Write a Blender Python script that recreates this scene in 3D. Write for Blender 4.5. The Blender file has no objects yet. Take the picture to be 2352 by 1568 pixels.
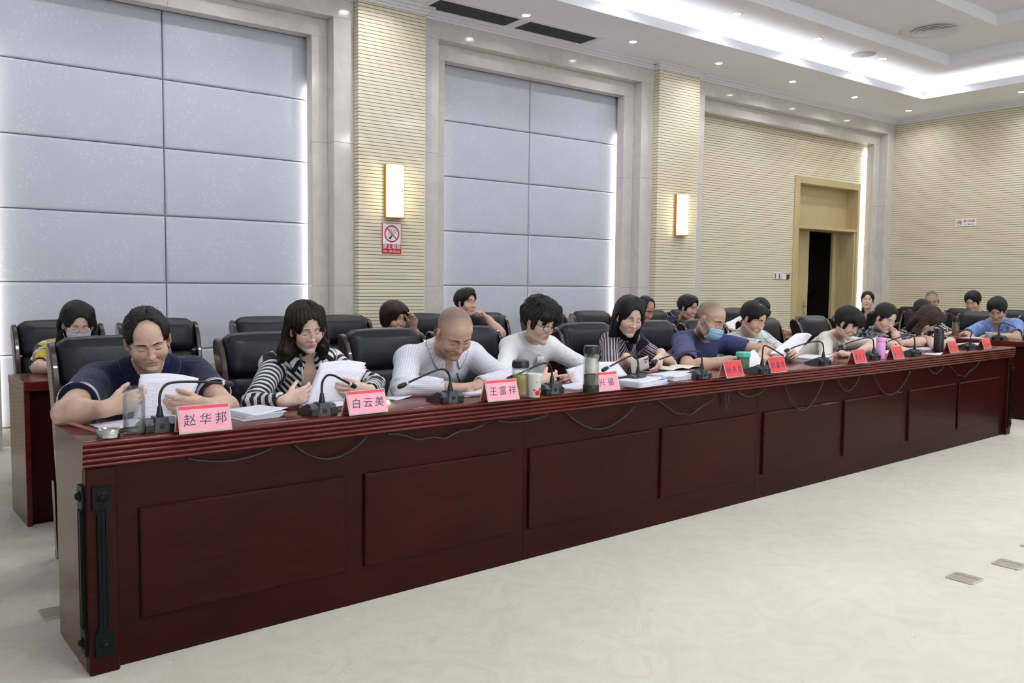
import bpy, bmesh, math, random
import numpy as np
from mathutils import Vector, Matrix, Euler
from math import sin, cos, pi, radians, atan2, sqrt

random.seed(7); np.random.seed(7)
SC = bpy.context.scene
COL = SC.collection

# ------------------------------------------------------------------ camera
YAW, PITCH, ROLL, FPX = 0.639897732, 0.0689364555, 0.0107455347, 1940.27761
CAM_H = 1.28
IMG_W, IMG_H = 2352.0, 1568.0
_r = np.array([cos(YAW), -sin(YAW), 0.0])
_f = np.array([sin(YAW)*cos(PITCH), cos(YAW)*cos(PITCH), -sin(PITCH)])
_u = np.cross(_r, _f)
C_R = cos(ROLL)*_r + sin(ROLL)*_u
C_U = -sin(ROLL)*_r + cos(ROLL)*_u
C_F = _f
cam = bpy.data.cameras.new('camera'); camo = bpy.data.objects.new('camera', cam); COL.objects.link(camo)
cam.sensor_fit = 'HORIZONTAL'; cam.sensor_width = 36.0; cam.lens = 36.0*FPX/IMG_W
cam.clip_start = 0.05; cam.clip_end = 100
camo.matrix_world = Matrix(((C_R[0], C_U[0], -C_F[0], 0.0), (C_R[1], C_U[1], -C_F[1], 0.0),
                            (C_R[2], C_U[2], -C_F[2], CAM_H), (0, 0, 0, 1)))
SC.camera = camo

# ------------------------------------------------------------------ world, exposure
w = bpy.data.worlds.new('world'); SC.world = w; w.use_nodes = True
w.node_tree.nodes['Background'].inputs[0].default_value = (0.8, 0.88, 1.0, 1)
w.node_tree.nodes['Background'].inputs[1].default_value = 0.3
vs = SC.view_settings
vs.view_transform = 'Standard'; vs.look = 'None'; vs.gamma = 1.0; vs.use_curve_mapping = False
vs.exposure = -0.14
cy = SC.cycles; cy.max_bounces = 6; cy.diffuse_bounces = 4; cy.glossy_bounces = 2; cy.transmission_bounces = 6; cy.transparent_max_bounces = 6
cy.caustics_reflective = False; cy.caustics_refractive = False; cy.sample_clamp_indirect = 4.0; cy.use_adaptive_sampling = True; cy.adaptive_threshold = 0.10; cy.adaptive_min_samples = 10
WIN_E = 4.8
DOWN_W, COVE_W, BAY_W, SCONCE_W, TRAY_W = 3.0, 14.0, 12.0, 16.0, 27.0     # lamp powers

# ------------------------------------------------------------------ materials
MATS = {}
def mat(name, col, rough=0.5, spec=0.5, metal=0.0, coat=0.0, vary=0.0, vscale=8.0, bump=0.0, bscale=80.0, stretch=None,
        emit=None, estr=0.0, trans=0.0, ior=1.45, sheen=0.0, alpha=1.0, vcol=False):
    if name in MATS: return MATS[name]
    m = bpy.data.materials.new(name); m.use_nodes = True
    nt = m.node_tree; b = nt.nodes['Principled BSDF']
    b.inputs['Base Color'].default_value = (*col, 1); b.inputs['Roughness'].default_value = rough
    b.inputs['Metallic'].default_value = metal; b.inputs['IOR'].default_value = ior
    b.inputs['Specular IOR Level'].default_value = spec
    b.inputs['Coat Weight'].default_value = coat; b.inputs['Coat Roughness'].default_value = 0.08
    b.inputs['Transmission Weight'].default_value = trans; b.inputs['Sheen Weight'].default_value = sheen
    b.inputs['Alpha'].default_value = alpha
    if emit: b.inputs['Emission Color'].default_value = (*emit, 1); b.inputs['Emission Strength'].default_value = estr
    tc = None
    def coords():
        nonlocal tc
        if tc is None:
            t = nt.nodes.new('ShaderNodeTexCoord'); mp = nt.nodes.new('ShaderNodeMapping')
            nt.links.new(t.outputs['Object'], mp.inputs[0])
            if stretch: mp.inputs['Scale'].default_value = stretch
            tc = mp
        return tc.outputs[0]
    src = None
    if vcol:
        a = nt.nodes.new('ShaderNodeAttribute'); a.attribute_name = 'Col'; src = a.outputs['Color']
    if vary:
        n = nt.nodes.new('ShaderNodeTexNoise'); n.inputs['Scale'].default_value = vscale; n.inputs['Detail'].default_value = 5
        nt.links.new(coords(), n.inputs['Vector'])
        r = nt.nodes.new('ShaderNodeMapRange'); r.inputs[1].default_value = 0.3; r.inputs[2].default_value = 0.7
        r.inputs[3].default_value = 1-vary; r.inputs[4].default_value = 1+vary
        nt.links.new(n.outputs['Fac'], r.inputs[0])
        mx = nt.nodes.new('ShaderNodeVectorMath'); mx.operation = 'SCALE'
        if src: nt.links.new(src, mx.inputs[0])
        else: mx.inputs[0].default_value = col
        nt.links.new(r.outputs[0], mx.inputs['Scale']); src = mx.outputs[0]
    if src: nt.links.new(src, b.inputs['Base Color'])
    if bump:
        n2 = nt.nodes.new('ShaderNodeTexNoise'); n2.inputs['Scale'].default_value = bscale; n2.inputs['Detail'].default_value = 3
        nt.links.new(coords(), n2.inputs['Vector'])
        bp = nt.nodes.new('ShaderNodeBump'); bp.inputs['Strength'].default_value = bump; bp.inputs['Distance'].default_value = 0.01
        nt.links.new(n2.outputs['Fac'], bp.inputs['Height']); nt.links.new(bp.outputs[0], b.inputs['Normal'])
    MATS[name] = m
    return m

def srgb(r, g, b):
    f = lambda c: ((c/255+0.055)/1.055)**2.4 if c > 10 else c/255/12.92
    return (f(r), f(g), f(b))

# ------------------------------------------------------------------ mesh building
class MB:
    def __init__(self): self.v = []; self.f = []
    def add(self, vs_, fs_):
        o = len(self.v); self.v += [tuple(map(float, p)) for p in vs_]; self.f += [tuple(i+o for i in q) for q in fs_]; return self
    def box(self, x0, x1, y0, y1, z0, z1):
        return self.add([(x0,y0,z0),(x1,y0,z0),(x1,y1,z0),(x0,y1,z0),(x0,y0,z1),(x1,y0,z1),(x1,y1,z1),(x0,y1,z1)],
                        [(0,3,2,1),(4,5,6,7),(0,1,5,4),(1,2,6,5),(2,3,7,6),(3,0,4,7)])
    def cbox(self, x0, x1, y0, y1, z0, z1, c, ax='all'):
        """box with chamfered edges: every corner cut back by c"""
        vs_ = []
        for sx in (0,1):
            for sy in (0,1):
                for sz in (0,1):
                    X, Y, Z = (x0,x1)[sx], (y0,y1)[sy], (z0,z1)[sz]
                    dx, dy, dz = (c,-c)[sx], (c,-c)[sy], (c,-c)[sz]
                    vs_ += [(X, Y+dy, Z+dz), (X+dx, Y, Z+dz), (X+dx, Y+dy, Z)]
        I = lambda sx,sy,sz,k: (sx*4+sy*2+sz)*3+k
        fs_ = []
        for s in (0,1):
            q = [I(s,0,0,0),I(s,1,0,0),I(s,1,1,0),I(s,0,1,0)]; fs_.append(q if s else q[::-1])
            q = [I(0,s,0,1),I(1,s,0,1),I(1,s,1,1),I(0,s,1,1)]; fs_.append(q[::-1] if s else q)
            q = [I(0,0,s,2),I(1,0,s,2),I(1,1,s,2),I(0,1,s,2)]; fs_.append(q if s else q[::-1])
        for a in (0,1):
            for b in (0,1):
                q = [I(a,b,0,0),I(a,b,1,0),I(a,b,1,1),I(a,b,0,1)]; fs_.append(q if a != b else q[::-1])
                q = [I(a,0,b,0),I(a,1,b,0),I(a,1,b,2),I(a,0,b,2)]; fs_.append(q[::-1] if a != b else q)
                q = [I(0,a,b,1),I(1,a,b,1),I(1,a,b,2),I(0,a,b,2)]; fs_.append(q if a != b else q[::-1])
        for a in (0,1):
            for b in (0,1):
                for cc in (0,1):
                    q = [I(a,b,cc,0),I(a,b,cc,1),I(a,b,cc,2)]; fs_.append(q if (a+b+cc) % 2 else q[::-1])
        return self.add(vs_, fs_)
    def prism(self, prof, p0, p1, ea, eb, cap=True):
        """profile (a,b) swept from p0 to p1; ea, eb: 3D axes of the profile"""
        p0, p1, ea, eb = map(np.array, (p0, p1, ea, eb)); n = len(prof)
        v = [p0+ea*a+eb*b for a, b in prof]+[p1+ea*a+eb*b for a, b in prof]
        f = [(i, (i+1) % n, n+(i+1) % n, n+i) for i in range(n)]
        if cap: f += [tuple(range(n-1, -1, -1)), tuple(range(n, 2*n))]
        return self.add(v, f)
    def tube(self, pts, r, n=8, cap=True):
        pts = [np.array(p, float) for p in pts]; m = len(pts); rr = r if hasattr(r, '__len__') else [r]*m
        vs_ = []; up = np.array([0.123, 0.31, 0.94])
        ref = None
        for i, p in enumerate(pts):
            t = pts[min(i+1, m-1)]-pts[max(i-1, 0)]; t /= np.linalg.norm(t)+1e-9
            if ref is None:
                a = np.cross(t, up)
                if np.linalg.norm(a) < 1e-3: a = np.cross(t, (1, 0, 0))
            else: a = ref-t*np.dot(ref, t)
            a /= np.linalg.norm(a); ref = a; b = np.cross(t, a)
            vs_ += [p+(a*cos(2*pi*k/n)+b*sin(2*pi*k/n))*rr[i] for k in range(n)]
        fs_ = [(i*n+k, i*n+(k+1) % n, (i+1)*n+(k+1) % n, (i+1)*n+k) for i in range(m-1) for k in range(n)]
        if cap: fs_ += [tuple(range(n-1, -1, -1)), tuple(range((m-1)*n, m*n))]
        return self.add(vs_, fs_)
    def lathe(self, prof, n=20, c=(0,0,0)):
        """prof (r,z) from bottom to top"""
        vs_ = []; fs_ = []; m = len(prof)
        for r, z in prof: vs_ += [(c[0]+r*cos(2*pi*k/n), c[1]+r*sin(2*pi*k/n), c[2]+z) for k in range(n)]
        for i in range(m-1): fs_ += [(i*n+k, i*n+(k+1) % n, (i+1)*n+(k+1) % n, (i+1)*n+k) for k in range(n)]
        if prof[0][0] > 1e-5: fs_.append(tuple(range(n-1, -1, -1)))
        if prof[-1][0] > 1e-5: fs_.append(tuple(range((m-1)*n, m*n)))
        return self.add(vs_, fs_)
    def cushion(self, x0, x1, y0, y1, z0, z1, r=0.03, bulge=(0,0,0), nseg=8, e=None):
        """rounded, slightly inflated box"""
        N = nseg; c = np.array([(x0+x1)/2, (y0+y1)/2, (z0+z1)/2]); h = np.array([(x1-x0)/2, (y1-y0)/2, (z1-z0)/2])
        rr = min(r, *(h*0.98)); inner = h-rr
        g = np.linspace(-1, 1, N+1); idx = {}; vs_ = []; fs_ = []
        def vert(p):
            k = tuple(np.round(p, 4))
            if k in idx: return idx[k]
            q = np.array(p)*h; qc = np.clip(q, -inner, inner); d = q-qc; L = np.linalg.norm(d)
            out = qc+(d/L*rr if L > 1e-9 else d)
            u = np.array(p); w_ = (1-u**2)
            for a in range(3):
                b1, b2 = (a+1) % 3, (a+2) % 3
                out[a] += u[a]*bulge[a]*max(w_[b1], 0)**0.7*max(w_[b2], 0)**0.7
            idx[k] = len(vs_); vs_.append(c+out); return idx[k]
        for a in range(3):
            b1, b2 = (a+1) % 3, (a+2) % 3
            for s in (-1, 1):
                for i in range(N):
                    for j in range(N):
                        q = []
                        for di, dj in ((0,0),(1,0),(1,1),(0,1)):
                            p = [0,0,0]; p[a] = s; p[b1] = g[i+di]; p[b2] = g[j+dj]; q.append(vert(p))
                        fs_.append(q if s > 0 else q[::-1])
        return self.add(vs_, fs_)
    def sphere(self, c, r, n=12, m=8):
        r = np.array(r)*np.ones(3)
        prof = [(sin(pi*i/m), -cos(pi*i/m)) for i in range(m+1)]
        vs_ = [(c[0], c[1], c[2]-r[2])]
        for i in range(1, m): vs_ += [(c[0]+r[0]*prof[i][0]*cos(2*pi*k/n), c[1]+r[1]*prof[i][0]*sin(2*pi*k/n), c[2]+r[2]*prof[i][1]) for k in range(n)]
        vs_.append((c[0], c[1], c[2]+r[2])); fs_ = []
        for k in range(n): fs_.append((0, 1+(k+1) % n, 1+k))
        for i in range(m-2): fs_ += [(1+i*n+k, 1+i*n+(k+1) % n, 1+(i+1)*n+(k+1) % n, 1+(i+1)*n+k) for k in range(n)]
        L = 1+(m-1)*n
        for k in range(n): fs_.append((L, L-n+k, L-n+(k+1) % n))
        return self.add(vs_, fs_)
    def disc(self, c, r, n=28):
        return self.add([(c[0]+r*cos(2*pi*k/n), c[1]+r*sin(2*pi*k/n), c[2]) for k in range(n)], [tuple(range(n-1, -1, -1))])
    def xf(self, M):
        self.v = [tuple(M @ Vector(p)) for p in self.v]; return self
    def build(self, name, material, parent=None, smooth=False, auto=None, loc=None, rot=None):
        me = bpy.data.meshes.new(name); me.from_pydata(self.v, [], self.f); me.validate()
        if material: me.materials.append(material)
        if smooth: me.polygons.foreach_set('use_smooth', [True]*len(me.polygons))
        me.update()
        if auto is not None:
            me.polygons.foreach_set('use_smooth', [True]*len(me.polygons)); me.set_sharp_from_angle(angle=radians(auto))
        o = bpy.data.objects.new(name, me); COL.objects.link(o)
        if parent: o.parent = parent
        if loc is not None: o.location = loc
        if rot is not None: o.rotation_euler = rot
        return o

def empty(name, loc=(0,0,0), rz=0.0, parent=None):
    o = bpy.data.objects.new(name, None); COL.objects.link(o); o.location = loc; o.rotation_euler = (0, 0, rz)
    o.empty_display_size = 0.1
    if parent: o.parent = parent
    return o
def tag(o, label=None, cat=None, group=None, kind=None):
    if label: o['label'] = label
    if cat: o['category'] = cat
    if group: o['group'] = group
    if kind: o['kind'] = kind
    return o
def children(o): return [c for c in COL.objects if c.parent is o]
CHILD = {}
def copy_tree(o, parent=None):
    c = o.copy(); COL.objects.link(c)
    if parent is not None: c.parent = parent
    if o.name not in CHILD: CHILD[o.name] = [x for x in COL.objects if x.parent is o]
    for ch in CHILD[o.name]: copy_tree(ch, c)
    return c
def text_mb(body, size, depth=0.0006, align='CENTER', font_shear=0.0, bold=0.0):
    """lettering as an MB in the xy plane, centred"""
    cu = bpy.data.curves.new('lettering', 'FONT'); cu.body = body; cu.size = size; cu.extrude = depth; cu.align_x = align; cu.align_y = 'CENTER'
    cu.shear = font_shear; cu.offset = bold; cu.resolution_u = 3
    o = bpy.data.objects.new('lettering', cu); COL.objects.link(o)
    dg = bpy.context.evaluated_depsgraph_get(); me = bpy.data.meshes.new_from_object(o.evaluated_get(dg))
    mb = MB(); mb.add([v.co for v in me.vertices], [tuple(p.vertices) for p in me.polygons])
    bpy.data.objects.remove(o); bpy.data.curves.remove(cu); bpy.data.meshes.remove(me)
    return mb

# ------------------------------------------------------------------ the desk's own axes: s along its front edge, t behind it
DA = radians(2.9)
D0 = np.array([0.488, 2.906, 0.0]); DS = np.array([cos(DA), sin(DA), 0.0]); DT = np.array([-sin(DA), cos(DA), 0.0])
def W3(s, t, z=0.0): return tuple(D0+DS*s+DT*t+np.array([0, 0, z]))
def st_of(P): v = np.array(P)-D0; return np.array([v@DS, v@DT, P[2]])
ZT = 0.768      # worktop height
# ================================================================== materials of the place
def wood_mat(name, c1, c2, rough, scale=(1.2, 14, 14), coat=0.4, spec=0.5):
    m = bpy.data.materials.new(name); m.use_nodes = True; nt = m.node_tree; b = nt.nodes['Principled BSDF']
    tc = nt.nodes.new('ShaderNodeTexCoord'); mp = nt.nodes.new('ShaderNodeMapping'); mp.inputs['Scale'].default_value = scale
    n = nt.nodes.new('ShaderNodeTexNoise'); n.inputs['Scale'].default_value = 3.0; n.inputs['Detail'].default_value = 8; n.inputs['Distortion'].default_value = 0.6
    n2 = nt.nodes.new('ShaderNodeTexNoise'); n2.inputs['Scale'].default_value = 1.3; n2.inputs['Detail'].default_value = 2
    r = nt.nodes.new('ShaderNodeValToRGB'); r.color_ramp.elements[0].color = (*c1, 1); r.color_ramp.elements[1].color = (*c2, 1)
    r.color_ramp.elements[0].position = 0.35; r.color_ramp.elements[1].position = 0.68
    ad = nt.nodes.new('ShaderNodeMath'); ad.operation = 'MULTIPLY_ADD'; ad.inputs[1].default_value = 0.55
    ml = nt.nodes.new('ShaderNodeMath'); ml.operation = 'MULTIPLY'; ml.inputs[1].default_value = 0.45
    nt.links.new(tc.outputs['Object'], mp.inputs[0]); nt.links.new(mp.outputs[0], n.inputs['Vector']); nt.links.new(tc.outputs['Object'], n2.inputs['Vector'])
    nt.links.new(n2.outputs['Fac'], ml.inputs[0]); nt.links.new(n.outputs['Fac'], ad.inputs[0]); nt.links.new(ml.outputs[0], ad.inputs[2])
    nt.links.new(ad.outputs[0], r.inputs[0]); nt.links.new(r.outputs[0], b.inputs['Base Color'])
    b.inputs['Roughness'].default_value = rough; b.inputs['Coat Weight'].default_value = coat; b.inputs['Coat Roughness'].default_value = 0.07; b.inputs['Specular IOR Level'].default_value = spec
    MATS[name] = m; return m
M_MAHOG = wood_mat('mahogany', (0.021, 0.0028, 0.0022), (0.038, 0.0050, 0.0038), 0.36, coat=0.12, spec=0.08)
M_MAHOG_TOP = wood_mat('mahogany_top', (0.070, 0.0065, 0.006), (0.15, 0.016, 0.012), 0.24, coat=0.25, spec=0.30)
M_CHAIRWOOD = wood_mat('dark_chair_wood', (0.014, 0.005, 0.004), (0.042, 0.012, 0.008), 0.25, scale=(10, 10, 1.5), coat=0.8)
M_OAK = wood_mat('pale_door_wood', (0.50, 0.395, 0.20), (0.60, 0.49, 0.28), 0.38, scale=(10, 10, 1.2), coat=0.1)
M_SLAT = wood_mat('pale_slat_wood', (0.74, 0.67, 0.49), (0.84, 0.78, 0.62), 0.28, scale=(1.0, 1.0, 30), coat=0.15)
M_GAP = mat('dark_gap', (0.050, 0.042, 0.032), 0.8)
M_CEIL = mat('ceiling_paint', (0.88, 0.89, 0.96), 0.8, vary=0.015, vscale=2)
M_CORN = mat('cornice_paint', (0.80, 0.80, 0.85), 0.6)
M_BLACK = mat('black_plastic', (0.012, 0.012, 0.014), 0.35)
M_BLACKMETAL = mat('black_enamel_metal', (0.005, 0.006, 0.007), 0.34, spec=.16)
M_STEEL = mat('brushed_steel', (0.55, 0.55, 0.56), 0.28, metal=1.0)
M_DARKROOM = mat('stairwell_gloom', (0.035, 0.04, 0.055), 0.8)  # darkness of the unlit stairwell put into its wall colour

def marble():
    m = bpy.data.materials.new('cream_marble'); m.use_nodes = True; nt = m.node_tree; b = nt.nodes['Principled BSDF']
    tc = nt.nodes.new('ShaderNodeTexCoord')
    n = nt.nodes.new('ShaderNodeTexNoise'); n.inputs['Scale'].default_value = 5; n.inputs['Detail'].default_value = 6; n.inputs['Distortion'].default_value = 1.2
    r = nt.nodes.new('ShaderNodeValToRGB'); e = r.color_ramp.elements
    e[0].color = (0.60, 0.56, 0.53, 1); e[0].position = 0.3; e[1].color = (0.68, 0.645, 0.615, 1); e[1].position = 0.7
    v = nt.nodes.new('ShaderNodeTexVoronoi'); v.feature = 'DISTANCE_TO_EDGE'; v.inputs['Scale'].default_value = 6
    vr = nt.nodes.new('ShaderNodeMapRange'); vr.inputs[1].default_value = 0.0; vr.inputs[2].default_value = 0.012; vr.inputs[3].default_value = 0.10; vr.inputs[4].default_value = 0.0
    n2 = nt.nodes.new('ShaderNodeTexNoise'); n2.inputs['Scale'].default_value = 3
    mm = nt.nodes.new('ShaderNodeMath'); mm.operation = 'MULTIPLY'
    mx = nt.nodes.new('ShaderNodeMixRGB'); mx.inputs[2].default_value = (0.85, 0.82, 0.78, 1)
    L = nt.links.new
    L(tc.outputs['Object'], n.inputs['Vector']); L(n.outputs['Color'], v.inputs['Vector']); L(tc.outputs['Object'], n2.inputs['Vector'])
    L(n.outputs['Fac'], r.inputs[0]); L(v.outputs[0], vr.inputs[0]); L(vr.outputs[0], mm.inputs[0]); L(n2.outputs['Fac'], mm.inputs[1])
    L(mm.outputs[0], mx.inputs[0]); L(r.outputs[0], mx.inputs[1]); L(mx.outputs[0], b.inputs['Base Color'])
    b.inputs['Roughness'].default_value = 0.09; b.inputs['Specular IOR Level'].default_value = 0.55
    return m
M_MARBLE = marble()

def damask():
    """silver-grey upholstery with a faint scrolling vine woven in"""
    m = bpy.data.materials.new('vine_upholstery'); m.use_nodes = True; nt = m.node_tree; b = nt.nodes['Principled BSDF']; L = nt.links.new
    tc = nt.nodes.new('ShaderNodeTexCoord'); mp = nt.nodes.new('ShaderNodeMapping'); mp.inputs['Rotation'].default_value = (pi/2, 0, 0)
    L(tc.outputs['Object'], mp.inputs[0])
    v = nt.nodes.new('ShaderNodeTexVoronoi'); v.voronoi_dimensions = '2D'; v.inputs['Scale'].default_value = 6.5
    L(mp.outputs[0], v.inputs['Vector'])
    # curls: rings of distance around each cell centre, opened by the angle
    w1 = nt.nodes.new('ShaderNodeMath'); w1.operation = 'MULTIPLY'; w1.inputs[1].default_value = 34.0; L(v.outputs['Distance'], w1.inputs[0])
    s1 = nt.nodes.new('ShaderNodeMath'); s1.operation = 'SINE'; L(w1.outputs[0], s1.inputs[0])
    r1 = nt.nodes.new('ShaderNodeMapRange'); r1.inputs[1].default_value = 0.80; r1.inputs[2].default_value = 0.97; L(s1.outputs[0], r1.inputs[0])
    v2 = nt.nodes.new('ShaderNodeTexVoronoi'); v2.voronoi_dimensions = '2D'; v2.inputs['Scale'].default_value = 17; L(mp.outputs[0], v2.inputs['Vector'])
    r2 = nt.nodes.new('ShaderNodeMapRange'); r2.inputs[1].default_value = 0.22; r2.inputs[2].default_value = 0.17; L(v2.outputs['Distance'], r2.inputs[0])
    n = nt.nodes.new('ShaderNodeTexNoise'); n.inputs['Scale'].default_value = 5.0; L(mp.outputs[0], n.inputs['Vector'])
    g = nt.nodes.new('ShaderNodeMapRange'); g.inputs[1].default_value = 0.42; g.inputs[2].default_value = 0.6; L(n.outputs['Fac'], g.inputs[0])
    mx = nt.nodes.new('ShaderNodeMath'); mx.operation = 'MAXIMUM'; L(r1.outputs[0], mx.inputs[0]); L(r2.outputs[0], mx.inputs[1])
    pm = nt.nodes.new('ShaderNodeMath'); pm.operation = 'MULTIPLY'; L(mx.outputs[0], pm.inputs[0]); L(g.outputs[0], pm.inputs[1])
    c = nt.nodes.new('ShaderNodeMixRGB'); c.inputs[1].default_value = (0.545, 0.555, 0.635, 1); c.inputs[2].default_value = (0.60, 0.61, 0.69, 1)
    L(pm.outputs[0], c.inputs[0]); L(c.outputs[0], b.inputs['Base Color'])
    rr = nt.nodes.new('ShaderNodeMapRange'); rr.inputs[3].default_value = 0.46; rr.inputs[4].default_value = 0.36; L(pm.outputs[0], rr.inputs[0]); L(rr.outputs[0], b.inputs['Roughness'])
    n3 = nt.nodes.new('ShaderNodeTexNoise'); n3.inputs['Scale'].default_value = 420; L(tc.outputs['Object'], n3.inputs['Vector'])
    bp = nt.nodes.new('ShaderNodeBump'); bp.inputs['Strength'].default_value = 0.08; bp.inputs['Distance'].default_value = 0.004
    L(n3.outputs['Fac'], bp.inputs['Height']); L(bp.outputs[0], b.inputs['Normal'])
    b.inputs['Specular IOR Level'].default_value = 0.45
    return m
M_FABRIC = damask()

def carpet():
    m = bpy.data.materials.new('cream_carpet'); m.use_nodes = True; nt = m.node_tree; b = nt.nodes['Principled BSDF']; L = nt.links.new
    tc = nt.nodes.new('ShaderNodeTexCoord')
    n = nt.nodes.new('ShaderNodeTexNoise'); n.inputs['Scale'].default_value = 5.0; n.inputs['Detail'].default_value = 3; n.inputs['Distortion'].default_value = 2.2
    n2 = nt.nodes.new('ShaderNodeTexNoise'); n2.inputs['Scale'].default_value = 260; n2.inputs['Detail'].default_value = 3
    n3 = nt.nodes.new('ShaderNodeTexNoise'); n3.inputs['Scale'].default_value = 0.7; n3.inputs['Detail'].default_value = 3
    v = nt.nodes.new('ShaderNodeTexVoronoi'); v.inputs['Scale'].default_value = 9.0; v.inputs['Randomness'].default_value = 1.0
    for k in (n, n2, n3, v): L(tc.outputs['Object'], k.inputs['Vector'])
    r = nt.nodes.new('ShaderNodeValToRGB'); e = r.color_ramp.elements
    e[0].color = (0.665, 0.648, 0.522, 1); e[0].position = 0.36; e[1].color = (0.70, 0.69, 0.57, 1); e[1].position = 0.60
    L(n.outputs['Fac'], r.inputs[0])
    r3 = nt.nodes.new('ShaderNodeMapRange'); r3.inputs[1].default_value = 0.3; r3.inputs[2].default_value = 0.7; r3.inputs[3].default_value = 0.93; r3.inputs[4].default_value = 1.05; L(n3.outputs['Fac'], r3.inputs[0])
    s = nt.nodes.new('ShaderNodeVectorMath'); s.operation = 'SCALE'; L(r.outputs[0], s.inputs[0]); L(r3.outputs[0], s.inputs['Scale'])
    # small dark specks of dirt
    sp = nt.nodes.new('ShaderNodeMapRange'); sp.inputs[1].default_value = 0.035; sp.inputs[2].default_value = 0.05; L(v.outputs['Distance'], sp.inputs[0])
    wn = nt.nodes.new('ShaderNodeMath'); wn.operation = 'GREATER_THAN'; wn.inputs[1].default_value = 0.66
    sep = nt.nodes.new('ShaderNodeSeparateColor'); L(v.outputs['Color'], sep.inputs[0]); L(sep.outputs[0], wn.inputs[0])
    inv = nt.nodes.new('ShaderNodeMath'); inv.operation = 'SUBTRACT'; inv.inputs[0].default_value = 1.0; L(sp.outputs[0], inv.inputs[1])
    mm = nt.nodes.new('ShaderNodeMath'); mm.operation = 'MULTIPLY'; L(inv.outputs[0], mm.inputs[0]); L(wn.outputs[0], mm.inputs[1])
    m2 = nt.nodes.new('ShaderNodeMath'); m2.operation = 'MULTIPLY'; m2.inputs[1].default_value = 0.35; L(mm.outputs[0], m2.inputs[0])
    mx = nt.nodes.new('ShaderNodeMixRGB'); mx.inputs[2].default_value = (0.16, 0.13, 0.09, 1); L(m2.outputs[0], mx.inputs[0]); L(s.outputs[0], mx.inputs[1])
    L(mx.outputs[0], b.inputs['Base Color'])
    bp = nt.nodes.new('ShaderNodeBump'); bp.inputs['Strength'].default_value = 0.35; bp.inputs['Distance'].default_value = 0.008; L(n2.outputs['Fac'], bp.inputs['Height'])
    bp2 = nt.nodes.new('ShaderNodeBump'); bp2.inputs['Strength'].default_value = 0.3; bp2.inputs['Distance'].default_value = 0.02; L(n.outputs['Fac'], bp2.inputs['Height']); L(bp.outputs[0], bp2.inputs['Normal'])
    L(bp2.outputs[0], b.inputs['Normal']); b.inputs['Roughness'].default_value = 0.95; b.inputs['Sheen Weight'].default_value = 0.15
    b.inputs['Specular IOR Level'].default_value = 0.1
    return m

# ================================================================== the room
XW, XE, YS, YN = -4.4, 12.57, -5.6, 7.40          # inner faces
ZC, ZU, ZT1, ZT2 = 3.84, 4.05, 4.18, 4.30         # soffit, upper ceiling, trays
Y_PIER, Y_OUT, Y_RING, Y_PAN = 6.99, 7.075, 7.203, 7.36
def struct(o): o['kind'] = 'structure'; return o

fl = MB().box(XW-.2, XE+.2, YS-.2, 9.6, -0.12, 0.0).build('floor', carpet()); struct(fl)
tag(fl, 'cream carpet with a faint tone-on-tone scroll')

wb = MB(); wb.box(XW-.2, 10.465, YN, YN+.35, 0, ZC+.6); wb.box(12.114, XE+.2, YN, YN+.35, 0, ZC+.6); wb.box(10.465, 12.114, YN, YN+.35, 2.855, ZC+.6)
wall_back = struct(wb.build('wall_back', M_CORN)); tag(wall_back, 'back wall of padded grey panels between marble frames')
wr = struct(MB().box(XE+.012, XE+.3, YS-.2, 9.6, 0, ZC+.6).build('wall_right', M_GAP)); tag(wr, 'far wall clad in narrow pale wooden slats')
wl = struct(MB().box(XW-.3, XW, YS-.2, 9.6, 0, ZC+.6).build('wall_left', M_CORN))
wf = struct(MB().box(XW-.3, XE+.3, YS-.3, YS, 0, ZC+.6).build('wall_front', mat('plain_wall_paint', (0.62, 0.58, 0.5), 0.6)))

PITCH_S = 0.0318; GAP_S = 0.0046
def slat_rows(mb, x0, x1, y0, y1, z0, z1):
    z = z0
    while z < z1-0.003:
        mb.box(x0, x1, y0, y1, z+GAP_S/2, min(z+PITCH_S-GAP_S/2, z1)); z += PITCH_S
# far wall slats
mb = MB(); slat_rows(mb, XE, XE+.014, YS, 7.2, 0.0, 3.77)
o = mb.build('slats', M_SLAT, wr); o['kind'] = 'stuff'

# piers clad in slats
def pier(k, x0, x1):
    core = MB().box(x0+.008, x1-.008, Y_PIER+.008, YN, 0, ZC+.05).build('wall_pier_%d' % k, M_GAP); struct(core)
    tag(core, ['slatted pier between the marble frames at left', 'slatted wall pier carrying a wall lamp and a red and white sign', 'slatted wall pier carrying a wall lamp beside the door bay'][k])
    mb = MB(); slat_rows(mb, x0+.003, x1-.003, Y_PIER, Y_PIER+.02, 0, 3.775)
    slat_rows(mb, x0, x0+.02, Y_PIER+.004, YN-.01, 0, 3.775); slat_rows(mb, x1-.02, x1, Y_PIER+.004, YN-.01, 0, 3.775)
    o = mb.build('slats', M_SLAT, core); o['kind'] = 'stuff'
PIERS = [(-0.37, 0.33), (3.4625, 4.158), (7.292, 7.991)]
for k, (a, b) in enumerate(PIERS): pier(k, a, b)

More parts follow.
